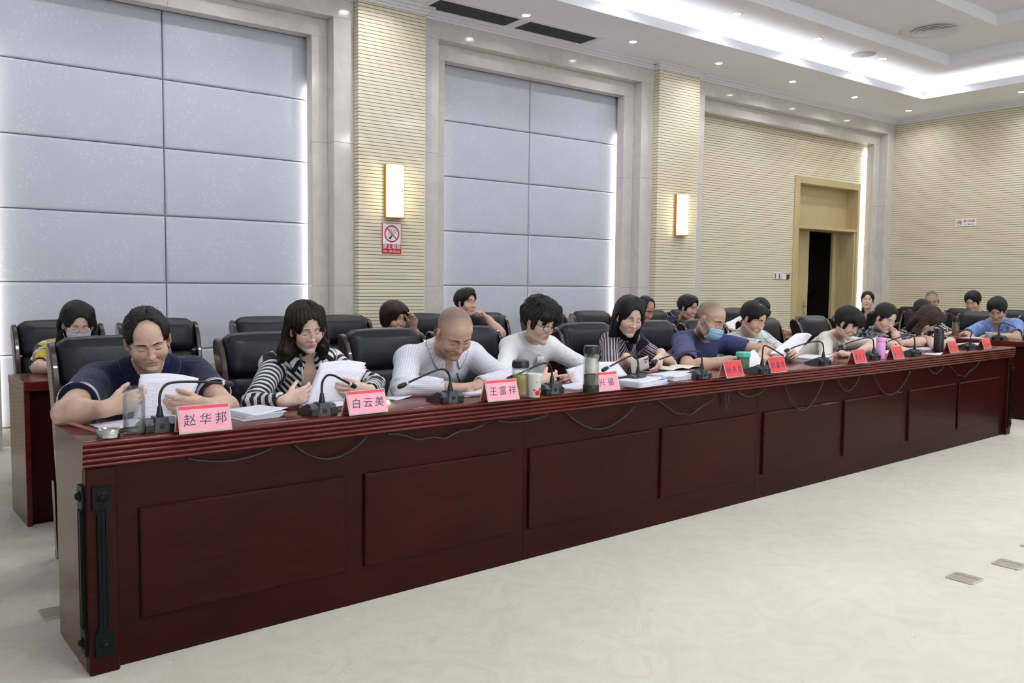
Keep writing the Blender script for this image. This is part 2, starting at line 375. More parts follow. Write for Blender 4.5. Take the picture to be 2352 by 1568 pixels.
# marble frames: outer band and the stepped-back inner ring of each bay
BAYS = [(0.33, 3.4625), (4.158, 7.292), (7.991, XE)]
def marble_band(mb, x0, x1, wdt, y0, y1, zt_in, zt_out):
    J = 0.0
    for a, b in ((x0, x0+wdt), (x1-wdt, x1)):
        mb.cbox(a, b, y0, y1, 0, 1.24, .003); mb.cbox(a, b, y0, y1, 1.2405, 2.52, .003); mb.cbox(a, b, y0, y1, 2.5205, zt_in, .003)
    xm = (x0+x1)/2
    mb.cbox(x0, xm, y0, y1, zt_in, zt_out, .002); mb.cbox(xm+.0005, x1, y0, y1, zt_in, zt_out, .002)
for k, (a, b) in enumerate(BAYS):
    e = struct(empty('trim_%d' % (k+1), ((a+b)/2, Y_OUT, 0)))
    tag(e, ['polished cream marble frame of the left padded bay', 'polished cream marble frame of the middle padded bay', 'polished cream marble frame around the slatted door bay'][k])
    M = Matrix.Translation((-(a+b)/2, -Y_OUT, 0))
    mb = MB(); marble_band(mb, a, b, .196, Y_OUT, YN, 3.607, ZC+.02); mb.xf(M).build('outer_frame', M_MARBLE, e)
    mb = MB(); marble_band(mb, a+.196, b-.196, .150, Y_RING, 7.322, 3.452, 3.607); mb.xf(M).build('inner_frame', M_MARBLE, e)

# padded panels
rows = [(-0.42+0.555*i, -0.42+0.555*(i+1)) for i in range(8)]
rows = [(0.145, 0.695), (0.695, 1.25), (1.25, 1.803), (1.803, 2.356), (2.356, 2.912), (2.912, 3.47)]
for (xa, xm, xb) in ((0.60, 1.894, 3.20), (4.42, 5.69, 7.02)):
    for (za, zb) in rows:
        for (a, b) in ((xa, xm), (xm, xb)):
            mb = MB(); cx, cz = (a+b)/2, (za+zb)/2; hx, hz = (b-a)/2-.002, (zb-za)/2-.002
            # pillow edge: three rings
            ring = lambda i, y: [(cx-hx+i, y, cz-hz+i), (cx+hx-i, y, cz-hz+i), (cx+hx-i, y, cz+hz-i), (cx-hx+i, y, cz+hz-i)]
            vs_ = ring(0, YN) + ring(0, Y_PAN+.018) + ring(.003, Y_PAN+.008) + ring(.010, Y_PAN+.002) + ring(.024, Y_PAN)
            fs_ = [(i*4+j, i*4+(j+1) % 4, i*4+4+(j+1) % 4, i*4+4+j) for i in range(4) for j in range(4)]+[(16, 17, 18, 19)]
            mb.add(vs_, fs_).build('padded_panel', M_FABRIC, wall_back, auto=50)
    MB().box(xa, xb, Y_PAN+.004, YN, 0.0, 0.14).build('plinth', M_MARBLE, wall_back)
MB().box(XW, 0.33, Y_PAN, YN, 0, 3.8).build('padded_panel', M_FABRIC, wall_back)

# slatted door bay
mb = MB(); slat_rows(mb, 8.2, 10.465, Y_PAN, YN+.005, 0, 3.6); slat_rows(mb, 12.10, 12.45, Y_PAN, YN+.005, 0, 3.6)
slat_rows(mb, 10.465, 12.10, Y_PAN, YN+.005, 2.8555, 3.6)
o = mb.build('slats', M_SLAT, wall_back); o['kind'] = 'stuff'
MB().box(8.0, 10.46, YN-.008, YN-.001, 0, 3.6).box(12.12, XE, YN-.008, YN-.001, 0, 3.6).box(10.4, 12.2, YN-.008, YN-.001, 2.86, 3.6).build('slat_backing', M_GAP, wall_back)

# cornice
mb = MB()
def corn(mb, x0, x1, y, side=0):
    for z0, z1, p in ((3.768, 3.79, .018), (3.79, 3.815, .038), (3.815, 3.841, .07)):
        mb.box(x0-(p if side else 0), x1+(p if side else 0), y-p, y+.06, z0, z1)
for a, b in BAYS: corn(mb, a, b, Y_OUT)
for a, b in PIERS: corn(mb, a, b, Y_PIER, 1)
o = struct(mb.build('trim_4', M_CORN)); tag(o, 'white stepped cornice along the top of the back wall')
mb = MB()
for z0, z1, p in ((3.76, 3.785, .02), (3.785, 3.81, .045), (3.81, 3.841, .08)): mb.box(XE-p, XE+.02, YS, Y_OUT, z0, z1)
o = struct(mb.build('trim_5', M_CORN)); tag(o, 'white stepped cornice along the top of the far slatted wall')

# ceiling: dropped soffit, lit cove, upper ring and two raised trays
TX0, TX1, TY0, TY1 = -3.3, 11.468, -4.3, 6.075
def ring(mb, ox0, ox1, oy0, oy1, ix0, ix1, iy0, iy1, z0, z1):
    mb.box(ox0, ox1, iy1, oy1, z0, z1); mb.box(ox0, ox1, oy0, iy0, z0, z1)
    mb.box(ox0, ix0, iy0, iy1, z0, z1); mb.box(ix1, ox1, iy0, iy1, z0, z1)
ce = MB(); ring(ce, XW-.2, XE+.2, YS-.2, 7.55, TX0-.03, TX1+.03, TY0-.03, TY1+.03, ZC, ZC+.03)
ceiling = struct(ce.build('ceiling', M_CEIL)); tag(ceiling, 'white ceiling with a lit cove around raised trays')
ce = MB(); ring(ce, TX0-.03, TX1+.03, TY0-.03, TY1+.03, TX0, TX1, TY0, TY1, ZC, ZC+.095); ce.build('cove_lip', M_CEIL, ceiling)
ce = MB(); ring(ce, TX0-.42, TX1+.42, TY0-.42, TY1+.42, TX0-.40, TX1+.40, TY0-.40, TY1+.40, ZC+.02, ZU+.1); ce.build('cove_back', M_CEIL, ceiling)
I1 = (-2.63, 10.80, -3.63, 5.41); I2 = (-1.81, 9.98, -2.72, 4.50)
ce = MB(); ring(ce, TX0-.42, TX1+.42, TY0-.42, TY1+.42, I1[0]-.02, I1[1]+.02, I1[2]-.02, I1[3]+.02, ZU, ZU+.02); ring(ce, I1[0]-.02, I1[1]+.02, I1[2]-.02, I1[3]+.02, *I1, ZU, ZT1+.0)
ce.build('upper_ring', M_CEIL, ceiling)
ce = MB(); ring(ce, I1[0]-.03, I1[1]+.03, I1[2]-.03, I1[3]+.03, I2[0]-.02, I2[1]+.02, I2[2]-.02, I2[3]+.02, ZT1, ZT1+.02); ring(ce, I2[0]-.02, I2[1]+.02, I2[2]-.02, I2[3]+.02, *I2, ZT1, ZT2+.0)
ce.build('tray_ring', M_CEIL, ceiling)
MB().box(I2[0]-.05, I2[1]+.05, I2[2]-.05, I2[3]+.05, ZT2, ZT2+.03).build('tray_centre', M_CEIL, ceiling)

# ------------------------------------------------------------------ lamps of the ceiling
def area(name, loc, rot, sx, sy, power, col=(1, 1, 1), shape='RECTANGLE', spread=pi, parent=None):
    l = bpy.data.lights.new(name, 'AREA'); l.energy = power; l.color = col; l.shape = shape; l.size = sx; l.size_y = sy; l.spread = spread
    o = bpy.data.objects.new(name, l); COL.objects.link(o); o.location = loc; o.rotation_euler = rot
    if parent: o.parent = parent
    return o
COOL = (0.93, 0.95, 1.0)
# light strips lying in the cove, throwing their light up
cz = ZC+.06
M_STRIP = mat('cove_strip_glow', (1, 1, 1), 0.5, emit=(0.9, 0.93, 1.0), estr=6.0)
def cove_strip(lab, x0, x1, y0, y1):
    e = empty('cove_light_strip', ((x0+x1)/2, (y0+y1)/2, ZC+.03)); tag(e, lab, 'light strip', 'light strips in the ceiling cove')
    hx, hy = (x1-x0)/2, (y1-y0)/2
    MB().box(-hx, hx, -hy, hy, 0, .022).build('strip_body', M_CORN, e)
    area('strip_light', (0, 0, .03), (pi, 0, 0), x1-x0, y1-y0, COVE_W*(x1-x0+y1-y0), COOL, parent=e)
cove_strip('white light strip hidden in the ceiling cove above the long desk', TX0, TX1, TY1+.14, TY1+.20)
cove_strip('white light strip hidden in the ceiling cove towards the far wall', TX1+.14, TX1+.20, TY0, TY1)
cove_strip('white light strip in the cove behind the camera', TX0, TX1, TY0-.20, TY0-.14)
cove_strip('white light strip in the cove at the left end of the room', TX0-.20, TX0-.14, TY0, TY1)

M_LAMP = mat('downlight_glow', (1, 1, 1), 0.5, emit=(0.92, 0.94, 1.0), estr=16.0); M_LAMP.cycles.emission_sampling = 'NONE'
def downlight(x, y, z, lab, first=[None]):
    if first[0] is None:
        e = empty('downlight', (x, y, z))
        MB().lathe([(.030, -.001), (.046, -.004), (.058, -.002), (.060, 0.0), (.046, .004), (.040, .012)], 24).build('trim_ring', M_CORN, e, auto=40)
        MB().lathe([(.040, -.003), (.040, .004)], 24).build('lens', M_LAMP, e)
        first[0] = e
    else:
        e = copy_tree(first[0]); e.location = (x, y, z)
    tag(e, lab, 'downlight')
    if z == ZC: e['group'] = 'downlights in the lower ceiling'
    else: e['group'] = 'downlights in the raised ceiling'
    area('lamp_light', (0, 0, -.012), (0, 0, 0), .085, .085, DOWN_W, COOL, 'DISK', radians(150), parent=e)
    return e
ORD = ['first', 'second', 'third', 'fourth', 'fifth', 'sixth', 'seventh', 'eighth', 'ninth', 'tenth', 'eleventh', 'twelfth']
low = [5.03, 6.455, 7.841, 9.247, 10.639, 12.033]
for i, x in enumerate(low): downlight(x, 6.585, ZC, '%s downlight from the air grille in the lower ceiling along the back wall' % ORD[i])
for x in (3.6, 2.2, 0.8, -0.6): downlight(x, 6.585, ZC, 'downlight in the lower ceiling left of the air grille')
for i, y in enumerate((5.05, 3.6, 2.2, 0.8)):
    downlight(12.0, y, ZC, 'downlight in the lower ceiling at the right picture edge' if i == 0 else 'downlight along the far wall outside the picture')
for i, x in enumerate((7.10, 8.51, 9.853, 11.2)): downlight(x, 5.745, ZU, '%s downlight from the left in the raised ceiling beyond the lit cove' % ORD[i])
for x in (5.7, 4.3, 2.9, 1.5): downlight(x, 5.745, ZU, 'downlight in the raised ceiling outside the picture')
for y in (4.35, 2.95, 1.55): downlight(11.13, y, ZU, 'downlight in the raised ceiling outside the picture')
# fill lamps added in the tray centre, unseen, to brighten floor and ceiling
for x in (2.0, 5.0, 8.0):
    for y in (-2.4, -0.1, 2.3):
        e = empty('tray_fill_lamp', (x, y, ZT2)); tag(e, 'added round fill lamp in the middle tray outside the picture', 'ceiling lamp', 'added fill lamps of the middle tray')
        MB().lathe([(.24, 0), (.25, -.04), (.22, -.05)][::-1], 28).build('housing', M_CORN, e, auto=40)
        MB().disc((0, 0, -.051), .215).build('diffuser', M_LAMP, e)
        area('lamp_light', (0, 0, -.062), (0, 0, 0), .42, .42, TRAY_W, COOL, 'DISK', parent=e)

# ceiling air grille (two dark louvred fields)
e = empty('ceiling_air_grille', (5.11, 6.84, ZC)); tag(e, 'long ceiling air grille with two dark fields beside the back wall', 'vent')
mb = MB(); 
for a, b in ((-1.0, -.03), (.03, .98)):
    ring(mb, a-.03, b+.03, -.20, .19, a+.03, b-.03, -.14, .13, -.008, 0.0)
mb.build('grille_frame', M_CORN, e)
for a, b in ((-1.0, -.03), (.03, .98)):
    MB().box(a+.03, b-.03, -.14, .13, -.001, .0).build('dark_field', mat('grille_dark', (0.055, 0.055, 0.06), 0.7), e)
    mb = MB()
    for i in range(19): y = -.135+i*.0145; mb.box(a+.03, b-.03, y, y+.003, -.007, -.001)
    f = mb.build('louvres', mat('grille_blade', (0.10, 0.10, 0.11), 0.5), e); f['kind'] = 'stuff'
# round air diffuser and the flush speaker
e = empty('round_air_diffuser', (9.56, 4.98, ZT1)); tag(e, 'round white ceiling air diffuser in the raised tray', 'vent')
MB().lathe([(.25, -.012), (.33, -.018), (.36, 0.0)], 36).build('flange', M_CORN, e, auto=40)
MB().disc((0, 0, -.004), .25).build('dark_throat', mat('throat_dark', (0.06, 0.06, 0.07), .7), e)
for r in (.07, .13, .19): MB().lathe([(r, -.006), (r+.035, -.03), (r+.03, -.032), (r-.004, -.01)], 32).build('cone_ring', M_CORN, e, auto=40)
mb = MB()
for a in (0.3, 1.87): mb.box(-.24, .24, -.008, .008, -.03, -.02); mb.xf(Matrix.Rotation(a, 4, 'Z'))
mb.build('blade', M_CORN, e)
e = empty('ceiling_speaker', (9.473, 5.778, ZU)); tag(e, 'flush round ceiling loudspeaker between two downlights', 'speaker')
MB().lathe([(.14, -.008), (.15, -.006), (.155, 0.0)], 32).build('rim', M_CORN, e, auto=40)
MB().disc((0, 0, -.009), .139).build('mesh_cover', mat('speaker_mesh', (.42, .42, .43), .7, bump=.3, bscale=300), e)

# light strips behind the marble rings, grazing the padded panels
M_LED = mat('led_strip_glow', (1, 1, 1), 0.5, emit=(1.0, 0.97, 0.86), estr=BAY_W); M_LED2 = mat('bright_led_strip_glow', (1, 1, 1), 0.5, emit=(0.97, 0.98, 1.0), estr=BAY_W*3)
for (x, lab) in ((3.155, 'light strip behind the right edge of the left marble frame'), (0.64, 'light strip behind the left edge of the left marble frame'),
                 (6.985, 'light strip behind the right edge of the middle marble frame'), (4.465, 'light strip behind the left edge of the middle marble frame'),
                 (12.262, 'bright light strip behind the marble frame beside the door')):
    top = 3.02 if x < 12 else 3.38
    e = empty('light_strip', (x, 7.338, 0.14)); tag(e, lab, 'light strip', 'light strips behind the marble frames')
    MB().box(-.008, .008, -.010, .010, 0, top-.14).build('strip', M_LED if x < 12 else M_LED2, e)

# curtained windows in the wall behind the camera: the room's daylight
M_SHEER = mat('daylit_sheer_curtain', (.85, .87, .9), .9, emit=(0.90, 0.95, 1.0), estr=WIN_E)
for k, x in enumerate((-0.6, 1.8, 4.2, 6.6)):
    e = struct(empty('window_%d' % (k+1), (x, YS, 0))); tag(e, 'curtained window behind the camera')
    mb = MB(); mb.box(-.95, .95, .0, .05, .85, .90).box(-.95, .95, 0, .05, 2.95, 3.0).box(-.95, -.90, 0, .05, .9, 2.95).box(.90, .95, 0, .05, .9, 2.95).box(-.02, .02, 0, .045, .9, 2.95)
    mb.build('window_frame', M_CORN, e); MB().box(-.90, .90, .012, .018, .90, 2.95).build('sheer_curtain', M_SHEER, e)
# ------------------------------------------------------------------ the door bay
dr = struct(empty('door_1', (11.29, YN, 0))); tag(dr, 'pale wooden double door in a deep casing, one leaf open')
def dbox(x0, x1, y0, y1, z0, z1): return MB().cbox(x0-11.29, x1-11.29, y0-YN, y1-YN, z0, z1, .003)
dbox(10.465, 10.578, 7.34, 7.75, 0, 2.855).build('casing', M_OAK, dr); dbox(12.062, 12.114, 7.34, 7.75, 0, 2.855).build('casing', M_OAK, dr)
dbox(10.578, 12.062, 7.34, 7.75, 2.755, 2.855).build('casing_head', M_OAK, dr)
dbox(10.578, 12.062, 7.535, 7.70, 2.15, 2.755).build('transom_panel', M_OAK, dr)
dbox(10.578, 12.075, 7.345, 7.72, 2.115, 2.155).build('transom_bar', M_OAK, dr)
lf = dbox(10.58, 11.285, 7.645, 7.685, 0.01, 2.112).build('door_leaf', M_OAK, dr)
hb = MB().box(11.185-11.29, 11.215-11.29, 7.636-YN, 7.646-YN, .86, 1.06).tube([(11.2-11.29, 7.645-YN, .98), (11.2-11.29, 7.60-YN, .98), (11.10-11.29, 7.59-YN, .98)], .009, 8)
hb.build('door_handle', M_STEEL, lf)
l2 = dbox(12.022, 12.060, 7.36, 7.655, 0.01, 2.112).build('door_leaf', M_OAK, dr)
for z in (1.86, 1.03):
    MB().box(11.985-11.29, 12.03-11.29, 7.675-YN, 7.70-YN, z-.055, z+.055).build('hinge', M_STEEL, l2)
dbox(11.93, 12.062, 7.655, 7.70, 0, 2.115).build('door_jamb', M_OAK, dr)
# the dark stairwell seen through the open leaf
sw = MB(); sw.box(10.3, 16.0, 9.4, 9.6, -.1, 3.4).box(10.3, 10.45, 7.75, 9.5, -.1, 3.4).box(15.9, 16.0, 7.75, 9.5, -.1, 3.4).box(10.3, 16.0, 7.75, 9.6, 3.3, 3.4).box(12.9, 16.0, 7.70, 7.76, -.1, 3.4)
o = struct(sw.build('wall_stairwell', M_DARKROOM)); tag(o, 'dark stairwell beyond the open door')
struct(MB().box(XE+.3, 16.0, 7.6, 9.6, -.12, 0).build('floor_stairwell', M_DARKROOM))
area('stairwell_fill_light', (13.2, 8.4, 3.25), (0, 0, 0), .3, .3, 30.0, (.75, .85, 1.0))  # added fill without a fitting, lifts the stairs out of black
e = empty('stair_flight', (12.3, 8.6, 0)); tag(e, 'dark stair flight with railing seen through the open door', 'stairs')
for i in range(9):
    MB().box(.26*i, .26*i+.28, -.2, .75, .16*i, .16*(i+1)).build('stair_step', mat('stair_stone', (.05, .055, .065), .6), e)
mb = MB().tube([(-.1, -.2, .95), (2.4, -.2, 2.45)], .025, 8); mb.build('handrail', M_BLACK, e)
for i in range(9): MB().tube([(.26*i+.1, -.2, .16*(i+1)), (.26*i+.1, -.2, 1.03+.163*i)], .009, 6).build('baluster', M_BLACK, e)

# wall switches, sconces and signs
e = empty('wall_switch_panel', (10.22, Y_PAN, 1.42)); tag(e, 'white double switch plate on the slats left of the door', 'switch')
mb = MB().cbox(-.19, .0, -.012, 0, -.043, .046, .003); mb.build('plate', mat('switch_white', (.78, .78, .78), .4), e)
for x in (-.155, -.055): MB().box(x-.012, x+.012, -.015, -.011, -.034, .036).build('rocker', mat('switch_grey', (.12, .12, .13), .4), e)
o = MB().cbox(10.225, 10.325, Y_PAN-.014, Y_PAN, 1.374, 1.446, .003).build('room_thermostat', MATS['switch_white']); tag(o, 'small white thermostat between the switch plate and the card holder', 'thermostat')
e = empty('card_holder', (10.37, Y_PAN, 1.41)); tag(e, 'small maroon card holder beside the door casing', 'card holder')
MB().cbox(-.036, .034, -.012, 0, -.036, .036, .002).build('plate', mat('maroon_plastic', srgb(90, 20, 40), .4), e)
MB().add([(-.001, -.0125, -.035), (.033, -.0125, -.035), (.033, -.0125, -.005)], [(0, 1, 2)]).build('yellow_corner', mat('yellow_print', srgb(190, 190, 40), .5), e)

M_SHADE = mat('lamp_parchment', (0.9, 0.8, 0.6), 0.6, emit=(1.0, 0.84, 0.55), estr=SCONCE_W)
M_GOLD = mat('sconce_wood', srgb(190, 140, 60), 0.4)
def sconce(x, lab):
    e = empty('wall_sconce', (x, Y_PIER, 1.865)); tag(e, lab, 'wall lamp', 'wall lamps on the slatted piers')
    n = 14; prof = [(.085*cos(pi*k/n), -.03-.075*sin(pi*k/n)) for k in range(n+1)]
    prof = [(.085, 0.0)]+prof+[(-.085, 0.0)]
    MB().prism(prof[::-1], (0, 0, .02), (0, 0, .475), (1, 0, 0), (0, 1, 0)).build('shade', M_SHADE, e)
    big = [(a*1.05, b*1.05) for a, b in prof]
    for z0, z1 in ((0.0, .006), (.030, .034), (.489-.034, .489-.030), (.483, .489)):
        MB().prism(big[::-1], (0, 0, z0), (0, 0, z1), (1, 0, 0), (0, 1, 0)).build('hoop', M_GOLD, e)
    for sx in (-.09, .084): MB().box(sx, sx+.008, -.034, -.0, 0, .489).build('side_rail', M_GOLD, e)
    MB().lathe([(.008, 0), (.010, .004), (.004, .008)], 12).xf(Matrix.Translation((.035, -.106, .245)) @ Matrix.Rotation(pi/2, 4, 'X')).build('knob', M_GOLD, e)
sconce(3.813, 'lit parchment wall lamp above the red and white no smoking sign')
sconce(7.685, 'lit parchment wall lamp on the pier nearer the door')

M_RED = mat('sign_red', srgb(200, 20, 25), .35); M_WHITE = mat('sign_white', srgb(240, 240, 245), .35); M_INK = mat('sign_black', (.012, .012, .014), .4)
def circle_sign(par, c, r, y, horizontal):
    """prohibition ring, slash and a smoking cigarette, standing off the plate"""
    n = 36
    mb = MB(); vs_ = [(c[0]+q*cos(2*pi*k/n), y, c[1]+q*sin(2*pi*k/n)) for q in (r, r*.84) for k in range(n)]
    mb.add(vs_, [(k, n+k, n+(k+1) % n, (k+1) % n) for k in range(n)])
    def bar(p, q, w_, yy):
        p, q = np.array(p), np.array(q); d = (q-p)/np.linalg.norm(q-p); e_ = np.array([-d[1], d[0]])*w_
        return [(p+e_), (p-e_), (q-e_), (q+e_)], yy
    def addbar(mb_, p, q, w_, yy):
        pts, yy = bar(p, q, w_, yy); mb_.add([(a, yy, b) for a, b in pts], [(0, 1, 2, 3)])
    cc = np.array(c); k = r*.62
    addbar(mb, cc+(-k, k), cc+(k, -k), r*.07, y-.0004)
    ink = MB()
    if horizontal:
        addbar(ink, cc+(-k, -r*.05), cc+(k*.9, -r*.05), r*.13, y)
        ink.add([(cc[0]+r*.3+.0+r*.1*cos(t)*3, y, cc[1]+r*.32+r*.1*sin(t)*2) for t in np.linspace(0, 2*pi, 10)[:-1]], [tuple(range(9))])
    else:
        a, b = cc+(-r*.22, -r*.5), cc+(r*.5, r*.42)
        d = (b-a)/np.linalg.norm(b-a); e_ = np.array([-d[1], d[0]])
        for sgn in (-1, 1): addbar(ink, a+d*r*.35+e_*sgn*r*.13, b+e_*sgn*r*.13, r*.022, y)
        addbar(ink, b-e_*r*.13, b+e_*r*.13, r*.022, y); addbar(ink, a+d*r*.35-e_*r*.13, a+d*r*.35+e_*r*.13, r*.03, y)
        addbar(ink, a+d*r*.12, a+d*r*.3, r*.10, y)
        ink.add([(a[0]+r*.15*cos(t), y, a[1]+r*.15*sin(t)) for t in np.linspace(0, 2*pi, 13)[:-1]], [tuple(range(12))])
        pts = [(-.62, .42), (-.4, .55), (-.15, .55), (-.02, .42), (-.1, .25), (-.3, .2), (-.42, .05), (-.4, -.1), (-.28, -.18)]
        for p, q in zip(pts[:-1], pts[1:]): addbar(ink, cc+np.array(p)*r, cc+np.array(q)*r, r*.024, y)
    ink.build('pictogram', M_INK, par); mb.build('prohibition_ring', M_RED, par)
e = empty('no_smoking_sign', (3.798, Y_PIER, 1.54)); tag(e, 'upright red and white no smoking sign below the wall lamp', 'sign')
MB().cbox(-.1, .1, -.006, 0, 0, .283, .001).build('plate', M_RED, e)
MB().box(-.094, .094, -.0068, -.0061, .089, .277).build('white_field', M_WHITE, e)
circle_sign(e, (0, .183), .078, -.0072, False)
RX = Matrix.Rotation(pi/2, 4, 'X')
t = text_mb('禁止吸烟', .047, .0004, bold=.0003); t.xf(Matrix.Translation((0, -.0072, .062)) @ RX).build('lettering', M_WHITE, e)
t = text_mb('NO  SMOKING', .026, .0004, bold=.0003); t.xf(Matrix.Translation((0, -.0072, .020)) @ RX).build('lettering', M_WHITE, e)
e = empty('no_smoking_sign', (XE, 5.95, 2.168), -pi/2); tag(e, 'small white horizontal no smoking sign on the far slatted wall', 'sign')
MB().box(-.145, .145, -.004, 0, 0, .108).build('plate', M_WHITE, e)
circle_sign(e, (-.092, .054), .04, -.0046, True)
t = text_mb('禁止吸烟', .041, .0003, bold=.0002); t.xf(Matrix.Translation((.045, -.0046, .072)) @ RX).build('lettering', M_RED, e)
t = text_mb('NO   SMOKING', .021, .0003, bold=.0002); t.xf(Matrix.Translation((.045, -.0046, .025)) @ RX).build('lettering', M_INK, e)

# brass floor boxes let into the carpet
M_BRASS = mat('worn_brass_plate', (0.50, 0.45, 0.36), 0.35, metal=0.6); M_BRASSL = mat('bright_brass_edge', (0.75, 0.72, 0.62), 0.3, metal=0.6)
for (x, y, lab) in ((3.79, 1.73, 'metal floor socket plate in the carpet, nearer of the pair at right'), (4.16, 1.70, 'metal floor socket plate in the carpet, farther right of the pair'),
                    (4.56, 1.74, 'dark metal floor socket plate at the right picture edge'), (.50, 3.575, 'metal floor socket plate beside the left end of the desk')):
    e = empty('floor_socket', (x, y, 0), 0.02); tag(e, lab, 'floor socket', 'floor sockets')
    MB().cbox(-.058, .058, -.056, .056, 0, .006, .002).build('plate', M_BRASS, e)
    MB().box(-.055, .04, -.062, -.056, 0, .007).build('edge_lip', M_BRASSL, e)
    MB().box(.018, .020, -.056, .056, .0055, .0066).build('lid_seam', M_BLACK, e)
# ================================================================== the long desk, four joined sections
M_GROOVE = mat('desk_groove_shadowline', (0.02, 0.004, 0.004), 0.5)
SEG = [0.0, 1.855, 3.675, 5.51, 7.478]
DESK_D = 0.40
def roll_profile():
    """front moulding of the worktop (t, z), clockwise from the top back"""
    p = [(DESK_D, ZT), (0.012, ZT)]
    z = ZT; zs = [.020, .018, .018, .018, .017]
    for k, h in enumerate(zs):
        off = .0025*k
        for a in np.linspace(80, -80, 9): p.append((off+.010-.010*cos(radians(a)), z-h/2+(h/2-.0015)*sin(radians(a))/sin(radians(80))))
        z -= h; p.append((off+.010, z+.0002))
    p += [(.030, z), (.030, ZT-.04), (DESK_D, ZT-.04)]
    return p
labs = ['nearest left section of the long mahogany desk with a black corner strap', 'second section of the long mahogany desk from the left end',
        'third section of the long mahogany desk from the left end', 'far right section of the long mahogany desk']
RP = [[(.173, .935), (1.020, 1.790)], [(1.880, 2.726), (2.803, 3.650)], [(3.735, 4.578), (4.662, 5.480)], [(5.585, 6.378), (6.425, 7.22)]]
def strap(par, x, y, rot, side):
    """black enamelled corner strap: two plates with domed bolts joined by a ribbed bar"""
    e = empty('corner_strap', (x, y, 0), rot, par)
    mb = MB()
    outline = [(-.029, .548), (-.029, .618), (.029, .618), (.029, .548), (.017, .530), (.017, .155), (.029, .137), (.029, .062), (-.029, .062), (-.029, .137), (-.017, .155), (-.017, .530)]
    mb.prism(outline, (0, 0, 0), (0, -.010, 0), (1, 0, 0), (0, 0, 1))
    for sx in (-.0115, .0115): mb.box(sx-.0035, sx+.0035, -.014, -.009, .15, .54)
    mb.box(-.0045, .0045, -.013, -.009, .15, .54)
    mb.build('strap_bar', M_BLACKMETAL, e)
    for z in (.583, .100):
        MB().lathe([(.0185, 0), (.0185, .003), (.013, .004), (.011, .010), (.006, .0135), (0, .0145)], 20).xf(Matrix.Translation((0, -.010, z)) @ Matrix.Rotation(pi/2, 4, 'X')).build('dome_bolt', M_BLACKMETAL, e, auto=50)
    return e
prof = roll_profile()
for k in range(4):
    s0, s1 = SEG[k], SEG[k+1]; L = s1-s0
    e = empty('conference_desk', W3(s0, 0), DA); tag(e, labs[k], 'desk', 'sections of the long desk')
    MB().prism(prof, (.0008, 0, 0), (L-.0008, 0, 0), (0, 1, 0), (0, 0, 1)).build('desktop', M_MAHOG_TOP, e, auto=35)
    lo = .10 if k == 0 else .001; hi = L-(.10 if k == 3 else .001)
    MB().box(lo, hi, .042, .060, 0, .69).build('front_panel', M_MAHOG, e)
    for a, b in RP[k]:
        mb = MB(); a -= s0; b -= s0; z0, z1 = .145, .521
        mb.add([(a, .042, z0), (b, .042, z0), (b, .042, z1), (a, .042, z1), (a, .030, z0), (b, .030, z0), (b, .030, z1), (a, .030, z1),
                (a+.006, .025, z0+.006), (b-.006, .025, z0+.006), (b-.006, .025, z1-.006), (a+.006, .025, z1-.006)],
               [(0, 1, 5, 4), (1, 2, 6, 5), (2, 3, 7, 6), (3, 0, 4, 7), (4, 5, 9, 8), (5, 6, 10, 9), (6, 7, 11, 10), (7, 4, 8, 11), (8, 9, 10, 11)])
        mb.build('raised_panel', M_MAHOG, e)
    MB().box(lo, hi, .06, DESK_D-.03, .36, .378).build('under_shelf', M_MAHOG, e)
    if k == 0:
        MB().cbox(.008, .100, .012, .055, 0, .677, .004).build('corner_post', M_MAHOG, e)
        MB().cbox(.008, .030, .055, DESK_D+.04, 0, .728, .002).build('end_panel', M_MAHOG_TOP, e)
        strap(e, .053, .012, 0, 0); strap(e, .0085, .060, -pi/2, 1)
    elif k == 3:
        MB().cbox(L-.105, L-.012, .012, .055, 0, .677, .004).build('corner_post', M_MAHOG, e)
        MB().cbox(L-.030, L-.008, .055, DESK_D+.04, 0, .728, .002).build('end_panel', M_MAHOG_TOP, e)
        strap(e, L-.055, .012, 0, 0); strap(e, L-.008, .060, pi/2, 1)
    else:
        MB().box(.002, .022, .06, DESK_D+.02, 0, .728).build('end_panel', M_MAHOG, e)

# cables sagging under the edge of the worktop
cabs = [((430, 700), .655, .045, 't'), ]
def cable(lab, s0, s1, drop, z0=.672, wob=0.0):
    n = 15; pts = []
    for i in range(n):
        u = i/(n-1); sag = sin(pi*u)**.85
        pts.append((s0+(s1-s0)*u+wob*sin(2*pi*u)*.04, .021 + .004*sin(5*u), z0-drop*sag+wob*.012*sin(6*pi*u)))
    P = [W3(a, b, c) for a, b, c in pts]; o0 = np.array(P[0])
    o = MB().tube([np.array(p)-o0 for p in P], .0038, 6).build('hanging_cable', M_CABLE, None, smooth=True, loc=tuple(o0))
    tag(o, lab, 'cable', 'cables sagging below the desk edge')
M_CABLE = mat('cable_rubber', (.02, .024, .024), .5)
for i, (a, b, d_, w_) in enumerate(((.33, .63, .028, 0), (.72, 1.02, .07, 0), (1.12, 1.62, .045, .6), (1.68, 1.98, .018, 0), (2.10, 2.58, .105, 0), (2.76, 3.25, .095, .5), (3.33, 3.36, .09, 0),
                                    (3.45, 3.72, .04, 0), (3.93, 4.36, .17, 0), (4.55, 4.82, .09, 0), (5.02, 5.55, .16, 0), (5.85, 6.1, .05, .4), (6.2, 6.75, .10, .8))):
    cable('%s black cable loop from the left hanging under the desk edge' % (ORD+['thirteenth'])[i], a, b, d_, wob=w_)

